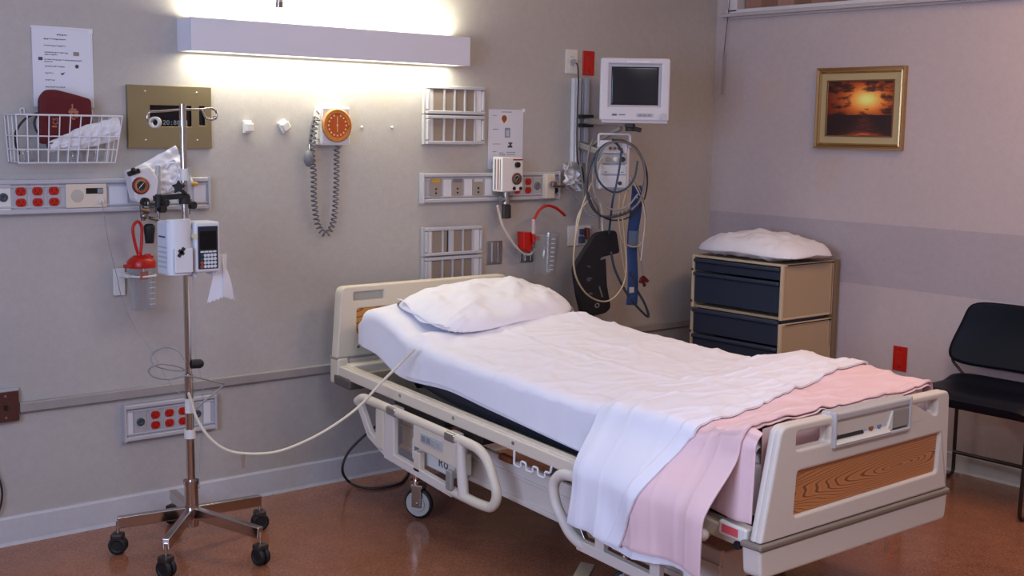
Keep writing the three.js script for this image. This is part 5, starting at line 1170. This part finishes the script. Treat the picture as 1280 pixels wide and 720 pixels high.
// ------------------------------------------------------------------ suction set, right of the bed head
{
  const z = 0.1, p = bk(638, 240, z), t = thing('vacuum_gauge', 'white boxy vacuum gauge with dark dial on the short rail', 'gauge', [p.x, p.y, 0]);
  const L = (u, v, zz = z) => bk(u, v, zz).sub(t.position), X = u => L(u, 220).x, tp = L(640, 196).y;
  const x0 = X(627.5), x1 = X(654);
  mesh('body', [extrude(roundPoly([[x0, 0.0], [x1, 0.004], [x1, tp - 0.004], [x0, tp]], 0.008), 0.03, 0.07, 0.006)], std(0xe2dedc, 0.4), t);
  mesh('side_stripe', [box(x0 - 0.0012, x0 + 0.001, 0.01, tp - 0.012, 0.05, 0.056, 0), box(x0 - 0.0012, x0 + 0.001, 0.01, tp - 0.012, 0.086, 0.09, 0)], std(0x5a6274, 0.5), t);
  mesh('red_stripe', box(x0 - 0.0012, x0 + 0.001, 0.01, tp - 0.012, 0.07, 0.077, 0), std(0x8c3226, 0.5), t);
  mesh('title_stripe', box(X(641), X(653), tp - 0.016, tp - 0.01, 0.099, 0.1012, 0), std(0x8c3226, 0.5), t);
  const k1 = L(646, 206); mesh('knob', cyl([k1.x, k1.y, 0.098], [k1.x, k1.y, 0.112], 0.0125), M.rubber, t);
  const c = L(645.5, 223.5), g = new THREE.CircleGeometry(0.021, 32); g.translate(c.x, c.y, 0.1075);
  mesh('gauge_rim', lathe([[0.021, 0.009], [0.026, 0.008], [0.0265, 0], [0.019, 0], [0.019, 0.006], [0.021, 0.0065]], 0, 0, 0, 32).rotateX(Math.PI / 2).translate(c.x, c.y, 0.099), std(0x5a3a2e, 0.4), t);
  mesh('gauge_face', g, std(0xffffff, 0.4, { map: gaugeFace('#5a3a2e') }), t, true);
  for (const u of [642.5, 650.5]) { const b = L(u, 235.5); mesh('button', cyl([b.x, b.y, 0.098], [b.x, b.y, 0.104], 0.008), M.rubber, t); }
  const f = L(633, 246, 0.07); mesh('fitting', [cyl([f.x, -0.03, 0.065], [f.x, 0.004, 0.065], 0.012), cyl([f.x - 0.028, -0.035, 0.065], [f.x + 0.03, -0.035, 0.065], 0.016), cyl([f.x, -0.055, 0.065], [f.x, -0.025, 0.065], 0.02)], M.steel, t);
  mesh('trap', [cyl([f.x + 0.002, -0.12, 0.065], [f.x + 0.002, -0.05, 0.065], 0.018), cyl([f.x + 0.014, -0.118, 0.07], [f.x + 0.012, -0.06, 0.07], 0.012), cyl([f.x - 0.012, -0.118, 0.07], [f.x - 0.01, -0.06, 0.07], 0.011)], M.cordDark, t);
  mesh('hose', tube([L(622, 258, 0.065), L(624, 266, 0.06), L(629, 283, 0.06), L(640, 302, 0.06), L(652, 315, 0.062), L(662, 318, 0.07), L(668, 312, 0.08)], 0.006, 60, 10), std(0xcfc8bc, 0.4), t);
}
{
  const z = 0.11, bt = bk(681, 344, z), tp = bk(684, 292, z), H = tp.y - bt.y, t = thing('suction_canister', 'clear graduated suction bottle with red bracket above the headboard', 'canister', [bt.x, bt.y, z]);
  const r0 = 0.05, r1 = 0.068, wall = lathe([[0.0001, 0], [r0 - 0.005, 0], [r0, 0.005], [r1, H - 0.004], [r1 + 0.008, H], [r1 - 0.002, H], [r0 - 0.003, 0.007], [0.0001, 0.004]], 0, 0, 0, 40);
  mesh('jar', wall, M.glassy, t);
  for (let k = 0; k < 8; k++) { const y = 0.03 + k * 0.02, r = lerp(r0, r1, y / H) + 0.001; mesh('mark', box(-0.009, 0.009, y, y + 0.003, r - 0.0025, r + 0.0005, 0.0003).rotateY(-0.15), M.plateWhite, t); }
  const L = (u, v, zz) => bk(u, v, zz).sub(t.position);
  mesh('red_bracket', [extrude(roundPoly([[653, 290], [664, 290], [664, 311], [659, 316], [654, 311]].map(([u, v]) => { const q = L(u, v, z - 0.02); return [q.x, q.y]; }).reverse(), 0.004), -0.06, 0.05, 0.004), bar(L(664, 297, z - 0.03), L(674, 298, z - 0.02), 0.02, 0.02)], M.redGlow, t);
  mesh('red_hose', tube([L(667, 303, z), L(666.5, 288, z), L(668, 274, z), L(675, 262, z), L(684, 257, z), L(695, 260, z), L(706, 269, z)], 0.0065, 60, 10), M.redGlow, t);
  mesh('hose_collar', cyl(L(666.8, 292, z), L(667, 274, z), 0.0085), phys(0xffffff, 0.2, { transmission: 0.6, thickness: 0 }), t);
  mesh('wall_hook', bar(V(-0.03, H * 0.8, -0.06), V(-0.03, H * 0.8, -z + 0.014), 0.03, 0.03), M.steel, t);
}
{ // plugged connector and its grey cable
  const z = 0.07, p = bk(697, 232, z), t = thing('cable_plug', 'brown and chrome plug in the short rail with grey cable', 'plug', [p.x, p.y, z]);
  const L = (u, v, zz = z) => bk(u, v, zz).sub(p);
  mesh('plug', [cyl(L(690, 230), L(697, 231), 0.014), cyl(L(697, 231), L(705, 232), 0.01)], std(0x6a5148, 0.35), t);
  mesh('plug_ring', [cyl(L(694, 230.5), L(698, 231), 0.0155), cyl(L(690, 230), L(686, 229.5, 0.04), 0.011)], M.chrome, t);
  mesh('cable', tube([L(705, 232), L(714, 240), L(722, 253), L(735, 268, 0.1), L(745, 272, 0.14)], 0.0045, 40, 8), M.cordGrey, t);
}
// ------------------------------------------------------------------ patient monitor on its wall track
const MONP = bk(793, 112, 0.34);
{
  const t = thing('wall_track', 'pair of white vertical wall tracks carrying the monitor arm', 'track', [-0.97, 1.3, 0]);
  mesh('track', [box(-0.035, 0.012, 0.0, 0.42, 0, 0.022, 0.004), box(-0.018, -0.006, 0, 0.42, 0.02, 0.027, 0.002)], M.white, t);
  mesh('track', [box(0.04, 0.066, 0.02, 0.42, 0, 0.02, 0.003), box(0.028, 0.036, 0.0, 0.4, 0, 0.012, 0.002)], M.rail, t);
  const c = V(-0.97, 1.3, 0), e = MONP.clone().add(V(0, -0.17, -0.02)).sub(c);
  const y1 = bk(727, 147, 0.03).y - 1.3, y2 = bk(727, 158, 0.03).y - 1.3;
  mesh('carriage', [box(-0.01, 0.07, y1 - 0.004, y1 + 0.014, 0.018, 0.05, 0.003), box(-0.01, 0.07, y2 - 0.004, y2 + 0.014, 0.018, 0.05, 0.003)], M.black, t);
  mesh('arm', bar(V(0.03, y1 - 0.015, 0.04), V(e.x, y1 - 0.025, e.z), 0.04, 0.03), M.steel, t);
  mesh('brace', bar(V(0.02, y2 - 0.11, 0.03), V(lerp(0.03, e.x, 0.8), y1 - 0.045, lerp(0.04, e.z, 0.8)), 0.02, 0.018), M.steel, t);
  mesh('pivot', [cyl([e.x, y1 - 0.06, e.z], [e.x, e.y + 0.03, e.z], 0.022), bar(V(e.x, y1 - 0.045, e.z), V(e.x + 0.04, y1 - 0.055, e.z + 0.03), 0.03, 0.02)], M.cordDark, t);
  mesh('bracket_clip', box(-0.05, 0.03, -0.04, 0.03, 0.0, 0.03, 0.008), std(0xa9a6a4, 0.5), t);
}
{
  const t = thing('patient_monitor', 'white boxy patient monitor with dark screen on wall arm', 'monitor', [MONP.x, MONP.y - 0.14, MONP.z]); t.rotation.y = -42 * D2R;
  const w = 0.312, h = 0.278, mw = std(0xcdcdd8, 0.4);
  mesh('bezel', extrude(roundPoly(rectPts(-w / 2, w / 2, 0, h), 0.012), -0.01, 0.05, 0.008, [rectPts(-0.117, 0.117, 0.062, 0.252).reverse()]), mw, t);
  mesh('inner_bezel', extrude(rectPts(-0.119, 0.119, 0.06, 0.254), 0.006, 0.026, 0, [rectPts(-0.106, 0.106, 0.07, 0.24).reverse()]), std(0xa9a9b6, 0.45), t);
  mesh('screen', shell((u, v) => { const x = (u * 2 - 1) * 0.108, y = (v * 2 - 1) * 0.088; return V(x, 0.155 + y, 0.022 - 0.35 * (x * x + y * y)); }, 20, 16, -0.003), std(0x24252c, 0.16), t);
  mesh('rear_housing', [extrude(roundPoly(rectPts(-w / 2 + 0.015, w / 2 - 0.015, 0.01, h - 0.012), 0.02), -0.16, 0.16, 0.02)], mw, t);
  mesh('top_light', [box(-0.04, 0.06, 0.257, 0.265, 0.038, 0.042, 0.001), box(0.03, 0.065, 0.256, 0.266, 0.039, 0.0435, 0.001)], std(0xdedeea, 0.3), t);
  mesh('button_strip', [box(0.01, 0.085, 0.018, 0.034, 0.038, 0.0425, 0.002)], std(0xb2b2be, 0.45), t);
  for (let k = 0; k < 3; k++) mesh('button', box(0.02 + k * 0.02, 0.034 + k * 0.02, 0.022, 0.03, 0.041, 0.045, 0.001), std(0x8f909c, 0.5), t);
  mesh('logo_print', [box(-0.1, -0.078, 0.021, 0.031, 0.039, 0.0412, 0), box(-0.07, -0.04, 0.024, 0.029, 0.039, 0.0412, 0)], std(0x6d6f7c, 0.5), t);
  mesh('control_knob', cyl([0.128, 0.024, 0.036], [0.128, 0.024, 0.052], 0.012), std(0xb9b9c4, 0.4), t);
  mesh('foot_tray', box(-w / 2 + 0.01, w / 2 - 0.005, -0.012, 0.004, -0.1, 0.035, 0.004), std(0xb9b9c4, 0.45), t);
  mesh('under_latch', [box(-0.04, 0.0, -0.03, -0.01, 0.0, 0.03, 0.004)], M.cordDark, t);
}
const MODP = bk(767, 237, 0.26);
{
  const t = thing('module_rack', 'white vital signs module rack hanging under the monitor', 'monitor', [MODP.x, MODP.y, MODP.z]); t.rotation.y = -36 * D2R;
  const w = 0.14, h = 0.225, mw = std(0xc9cbd8, 0.4);
  mesh('housing', [box(-w / 2, w / 2, 0, h, -0.09, 0.0, 0.006)], mw, t);
  mesh('handle', bent([V(-w / 2 - 0.004, h - 0.03, -0.01), V(-w / 2 - 0.004, h + 0.028, -0.01), V(w / 2 + 0.002, h + 0.028, -0.01), V(w / 2 + 0.002, h - 0.03, -0.01)], 0.0055, 10, 0.012), M.white, t);
  const rows = [[0.165, 0.212], [0.118, 0.16], [0.07, 0.112], [0.008, 0.064]];
  rows.forEach(([a, b], i) => {
    const m = mesh('module', box(-w / 2 + 0.012, w / 2 - 0.014, a, b, -0.004, 0.012, 0.004), i === 1 ? std(0xa9abb6, 0.4) : mw, t);
    if (i === 0) for (let k = 0; k < 3; k++) mesh('socket', cyl([-0.022 + k * 0.02, (a + b) / 2, 0.01], [-0.022 + k * 0.02, (a + b) / 2, 0.017], 0.0075), std(0x8c5a4c, 0.5), m);
    else if (i === 1) { mesh('socket', [cyl([-0.03, (a + b) / 2, 0.01], [-0.03, (a + b) / 2, 0.02], 0.011)], M.cordGrey, m); mesh('white_knob', ball([0.004, (a + b) / 2, 0.014], 0.013, 0.013, 0.01), M.plateWhite, m); mesh('socket', cyl([0.036, (a + b) / 2, 0.01], [0.036, (a + b) / 2, 0.018], 0.012), M.cordDark, m); }
    else if (i === 3) mesh('socket', cyl([0.026, 0.03, 0.01], [0.026, 0.03, 0.016], 0.009), M.cordDark, m);
    else mesh('slot_key', [box(-0.046, -0.034, a + 0.008, a + 0.013, 0.011, 0.0135, 0.001), box(0.028, 0.042, a + 0.008, a + 0.013, 0.011, 0.0135, 0.001)], std(0x8f909c, 0.5), m);
  });
  mesh('wall_mount', bar(V(-0.02, h * 0.7, -0.085), V(-0.14, h * 0.9, -0.19), 0.04, 0.03), M.steel, t);
}
function cable(label, pts, r, mat, z = 0.3, seg = 90, closed = false) {
  const P = pts.map(p => bk(p[0], p[1], p[2] ?? z)), lo = P.reduce((a, b) => a.y < b.y ? a : b), o = lo.clone();
  const t = thing('monitor_cable', label, 'cable', [o.x, o.y, o.z], 'cables hanging at the monitor');
  mesh('cable', tube(P.map(p => p.sub(o)), r, seg, 8, closed), mat, t);
  return t;
}
const slate = std(0x38414f, 0.5), teal = std(0x2c4a63, 0.5), beigeC = std(0xb7a68c, 0.5), greyC = std(0x77767c, 0.5);
cable('thick slate cable looped round the module rack', [[778, 190], [768, 178, 0.3], [752, 184, 0.3], [739, 205], [733, 230], [738, 255], [752, 270], [772, 270], [792, 260], [804, 235], [806, 210], [797, 188], [782, 177], [766, 175]], 0.0055, slate, 0.3, 120);
cable('dark grey cable in a wide loop round the module rack', [[748, 200], [756, 183], [772, 177], [790, 182], [803, 200], [806, 225], [800, 250], [790, 262]], 0.005, greyC, 0.315, 90);
cable('blue grey cable curling across the module rack', [[747, 190], [744, 208], [750, 228], [766, 240], [782, 236], [793, 222], [797, 202]], 0.0045, teal, 0.32, 80);
cable('straight blue cable crossing the face of the module rack', [[777, 186, 0.31], [775, 205, 0.33], [771, 228, 0.33], [766, 250], [763, 275, 0.26], [761, 292, 0.22]], 0.0048, teal, 0.32, 60);
cable('grey cable drooping between wall track and module rack', [[725, 205, 0.05], [729, 235, 0.1], [730, 258, 0.16], [740, 268, 0.2], [762, 270], [785, 263], [800, 252]], 0.0045, greyC, 0.27, 80);
cable('long beige cable looping down in front of the black cuff', [[752, 200], [741, 225], [728, 258], [719, 300, 0.3], [718, 338, 0.3], [730, 364, 0.3], [748, 376, 0.3], [765, 374, 0.3], [779, 356, 0.3], [783, 330, 0.3], [780, 295], [778, 262], [784, 235]], 0.0042, beigeC, 0.29, 140);
cable('white cable arching above the black cuff', [[719, 300], [722, 272], [733, 253], [746, 247], [752, 262], [753, 288]], 0.0035, std(0xc9c6c4, 0.5), 0.26, 70);
cable('thin beige cable looping beside the blue strap', [[775, 240], [773, 270], [777, 298], [788, 308], [800, 306], [807, 290], [807, 262], [800, 238], [790, 222]], 0.0035, beigeC, 0.29, 90);
cable('thin white cable beside the blue strap', [[788, 222], [800, 245], [806, 270], [804, 300], [801, 325]], 0.003, std(0xc9c6c4, 0.5), 0.3, 60);
cable('thick grey hose dangling below the blue strap', [[764, 316, 0.24], [768, 335, 0.24], [777, 355, 0.25], [790, 376, 0.26], [810, 396, 0.26], [806, 380, 0.26], [795, 360, 0.26], [788, 340, 0.26]], 0.006, slate, 0.25, 90);
cable('grey cable bundle on the track side of the module rack', [[741, 175, 0.2], [735, 195, 0.22], [734, 225, 0.24], [741, 248, 0.27], [748, 262, 0.27], [749, 285, 0.24]], 0.005, greyC, 0.25, 70);
cable('pale grey cable hugging the edge of the module rack', [[752, 186], [743, 205], [741, 232], [750, 252], [766, 262], [784, 258], [797, 243]], 0.004, std(0x9a999e, 0.5), 0.305, 80);
cable('slim dark cable outlining the large cable loop', [[757, 180], [746, 190], [736, 212], [735, 240], [744, 262], [760, 274], [780, 274], [797, 263], [807, 244], [809, 218], [802, 196], [790, 182]], 0.0035, M.cordDark, 0.285, 110);
cable('beige lead hanging straight below the module rack', [[782, 240], [784, 258], [781, 280], [776, 300, 0.27], [778, 322, 0.26], [782, 345, 0.26]], 0.003, beigeC, 0.28, 60);
{ // dark cord beside the track
  const t = thing('power_cord', 'dark power cord running down the white wall track', 'cord', [-0.97, 1.25, 0.03]);
  const L = (u, v, z = 0.04) => bk(u, v, z).sub(t.position);
  mesh('cord', tube([L(718, 78, 0.02), L(722, 82), L(723, 100), L(722, 130), L(721, 170), L(722, 200), L(728, 212), L(730, 228)], 0.0035, 70, 8), M.cordDark, t);
  mesh('plug', [cyl(L(717, 77, 0.009), L(717.5, 77, 0.03), 0.012)], M.cordGrey, t);
}
{ // red electrode clips at the end of a thin lead
  const p = bk(805, 353, 0.29), t = thing('electrode_leads', 'bundle of dark red lead clips dangling from a thin wire', 'leads', [p.x, p.y - 0.03, p.z]);
  const L = (u, v, z = 0.29) => bk(u, v, z).sub(t.position);
  mesh('lead', tube([L(797, 305), L(801, 325), L(804, 345)], 0.002, 30, 6), greyC, t);
  for (const [a, b] of [[[803, 345], [806, 358]], [[804, 346], [810, 352]], [[802, 347], [800, 354]]]) mesh('clip', [bar(L(...a), L(...b), 0.01, 0.014)], std(0x5a1a18, 0.5), t);
}
{ // black cuff
  const z = 0.2, o = bk(740, 397, z), t = thing('blood_pressure_cuff', 'black L shaped pressure cuff hanging below the module rack', 'cuff', [o.x, o.y, z]);
  const pts = [[743, 291], [758, 288], [769, 288], [773, 316], [748, 322], [756, 350], [762, 384], [756, 391], [727, 398], [720, 370], [715, 335], [728, 313]].map(([u, v]) => { const q = bk(u, v, z).sub(o); return [q.x, q.y]; }).reverse();
  const cloth = std(0x15171f, 0.75);
  mesh('cuff_body', extrude(roundPoly(pts, 0.02), -0.012, 0.026, 0.008), cloth, t);
  const tex = canvasTex(256, 512, (c, W, H) => {
    c.fillStyle = '#15171f'; c.fillRect(0, 0, W, H); c.fillStyle = '#8d929c';
    for (const [x, y, w] of [[70, 30, 26], [84, 44, 20], [64, 150, 40], [64, 162, 52], [64, 174, 34], [64, 300, 44], [64, 312, 50]]) { for (let k = 0; k < w; k += 9) c.fillRect(x + k, y, 6, 5); }
    c.save(); c.translate(176, 260); c.rotate(1.35); c.font = 'bold 24px sans-serif'; for (let k = 0; k < 9; k++) c.fillRect(k * 13, -12, 8, 14); c.restore();
    c.beginPath(); c.arc(150, 440, 24, 0, 7); c.fill(); c.fillStyle = '#15171f'; c.beginPath(); c.arc(150, 440, 14, 0, 7); c.fill();
  });
  const a = bk(722, 325, z).sub(o), b = bk(757, 392, z).sub(o), sg = new THREE.PlaneGeometry(b.x - a.x - 0.02, a.y - b.y - 0.02); sg.rotateZ(0.1); sg.translate((a.x + b.x) / 2, (a.y + b.y) / 2, 0.0148);
  mesh('print', sg, std(0xffffff, 0.75, { map: tex }), t, true);
}
{ // blue strap
  const z = 0.25, o = bk(786, 381, z), t = thing('blue_strap', 'bright blue fabric strap hanging down beside the black cuff', 'strap', [o.x, o.y, z]);
  const L = (u, v, dz = 0) => bk(u, v, z).sub(o).add(V(0, 0, dz)), blue = std(0x25457f, 0.7);
  const l = [[790, 232], [786, 265], [785, 300], [784, 340], [782, 381]], r = [[801, 232], [800, 265], [797, 300], [796, 340], [795, 381]];
  const lc = new THREE.CatmullRomCurve3(l.map(p => L(...p))), rc = new THREE.CatmullRomCurve3(r.map(p => L(...p)));
  mesh('strap', shell((u, v) => { const q = lc.getPoint(v).lerp(rc.getPoint(v), u); q.z += 0.006 * Math.sin(v * 9) + 0.004 * Math.sin(u * 3.1); return q; }, 10, 40, 0.004), blue, t);
  mesh('faded_patch', shell((u, v) => { const k = lerp(0.42, 0.56, v), q = lc.getPoint(k).lerp(rc.getPoint(k), u); q.z += 0.0075 + 0.006 * Math.sin(k * 9) + 0.004 * Math.sin(u * 3.1); return q; }, 8, 10, 0.002), std(0x5d7396, 0.7), t);
  mesh('buckle', [box(-0.018, 0.012, -0.014, 0.014, 0, 0.006, 0.002).translate(L(788, 362).x, L(788, 362).y, 0.008), ball(L(794, 247, 0.008), 0.007)], std(0xc9c6c0, 0.4), t);
}
{ // lower wall box
  const t = thing('wall_outlet', 'white wall socket box with coloured plugs behind the cables', 'outlet', [-0.935, 0.93, 0]);
  mesh('cover', box(-0.075, 0.072, 0, 0.095, 0, 0.01, 0.003), M.plateWhite, t);
  mesh('socket', [box(-0.01, 0.018, 0.012, 0.045, 0.008, 0.03, 0.003), box(-0.005, 0.02, 0.052, 0.08, 0.008, 0.026, 0.003)], std(0x2f3f5c, 0.5), t);
  mesh('plug', [box(0.026, 0.04, 0.03, 0.085, 0.008, 0.035, 0.003)], std(0x7a3a2c, 0.5), t);
  mesh('plug', [box(0.048, 0.06, 0.02, 0.08, 0.008, 0.03, 0.003)], M.cordGrey, t);
}
{ // crumpled clear cable guard at the foot of the track
  const p = bk(715, 222, 0.05), t = thing('plastic_clip', 'crumpled clear plastic piece below the white wall track', 'plastic', [p.x, p.y, 0.05]);
  mesh('film', shell((u, v) => V((u - 0.5) * 0.1 + nz(u * 5, v * 5, 1) * 0.02, (v - 0.5) * 0.09 - (u - 0.5) * 0.04 + nz(u * 5, v * 5, 9) * 0.02, nz(u * 6, v * 6, 4) * 0.04), 14, 14, 0.002), M.filmy, t);
}
// ------------------------------------------------------------------ cords
{
  const o = bk(205, 465, 0.2), t = thing('call_cord', 'thin white call cord from the long rail down to the pole', 'cord', [o.x, o.y, o.z]);
  const L = (u, v, z) => bk(u, v, z).sub(o);
  mesh('cord', tube([L(126, 248, 0.04), L(129, 262, 0.05), L(135, 300, 0.06), L(146, 345, 0.07), L(153, 375, 0.08), L(168, 408, 0.12), L(184, 430, 0.16), L(196, 450, 0.24), L(212, 478, 0.35), L(225, 492, 0.4)], 0.0014, 90, 8), M.cordGrey, t);
}
{
  const o = bk(305, 568, 0.5), t = thing('communication_cord', 'beige cord sagging from the pole across to the mattress', 'cord', [o.x, o.y, o.z]);
  const L = (u, v, z) => bk(u, v, z).sub(o);
  mesh('cord', tube([L(236, 492, 0.46), L(240, 505, 0.46), L(246, 523, 0.47), L(260, 545, 0.49), L(280, 561, 0.51), L(305, 567, 0.53), L(345, 565, 0.56), L(385, 550, 0.58), L(420, 530, 0.6), L(450, 507, 0.61), L(475, 480, 0.63), L(500, 455, 0.66), L(518, 437, 0.7)], 0.0052, 140, 10), M.cord, t);
  mesh('tag_clip', [cyl(L(304, 568, 0.53), L(304, 576, 0.53), 0.006), cyl(L(304, 574, 0.53), L(304, 585, 0.53), 0.0045)], std(0x9c8172, 0.5), t);
}
{
  const o = bk(205, 470, 0.4), t = thing('coiled_cord', 'grey cord coiled loosely round the pole', 'cord', [o.x, o.y, o.z]);
  const L = (u, v, z = 0.42) => bk(u, v, z).sub(o);
  mesh('cord', tube([L(232, 452, 0.44), L(222, 438), L(205, 434, 0.4), L(190, 443, 0.38), L(192, 455, 0.4), L(210, 462), L(230, 463, 0.445), L(222, 458, 0.45), L(200, 455, 0.44), L(186, 462, 0.42), L(192, 471), L(212, 474), L(232, 470, 0.45), L(252, 473, 0.44), L(272, 478, 0.42), L(280, 480, 0.4), L(270, 490, 0.4), L(257, 500, 0.42), L(246, 510, 0.44)], 0.0032, 170, 8), M.cordGrey, t);
}
{
  const o = fl(470, 609, 0.006), t = thing('power_cord', 'dark power cord looping from bed head to the floor', 'cord', [o.x, 0, o.z]);
  const L = (p) => p.sub(t.position);
  mesh('cord', tube([L(bk(478, 527, 0.3)), L(bk(455, 545, 0.22)), L(bk(435, 566, 0.2)), L(bk(428, 587, 0.2)), L(fl(436, 602, 0.02)), L(fl(452, 609, 0.006)), L(fl(475, 610, 0.006)), L(fl(500, 604, 0.006)), L(fl(512, 590, 0.006))], 0.0055, 90, 8), M.cordDark, t);
}
{
  const t = thing('power_cord', 'dark cord hanging against the wall below the brown plate', 'cord', [-3.66, 0.15, 0.02]);
  const L = (u, v, z = 0.02) => bk(u, v, z).sub(t.position);
  mesh('cord', tube([L(-12, 540), L(-6, 585), L(1, 605), L(2.5, 622), L(-2, 640), L(-14, 650)], 0.004, 50, 8), M.cordDark, t);
}
{ // crumbs: small steel spike under the footboard
  const p = fl(1115, 690);
  bp('ground_chain', [cyl([-1.78, 0.225, 2.31], [-1.78, 0.3, 2.31], 0.003)], M.steel, bed, false);
}
renderer.render(scene, camera);
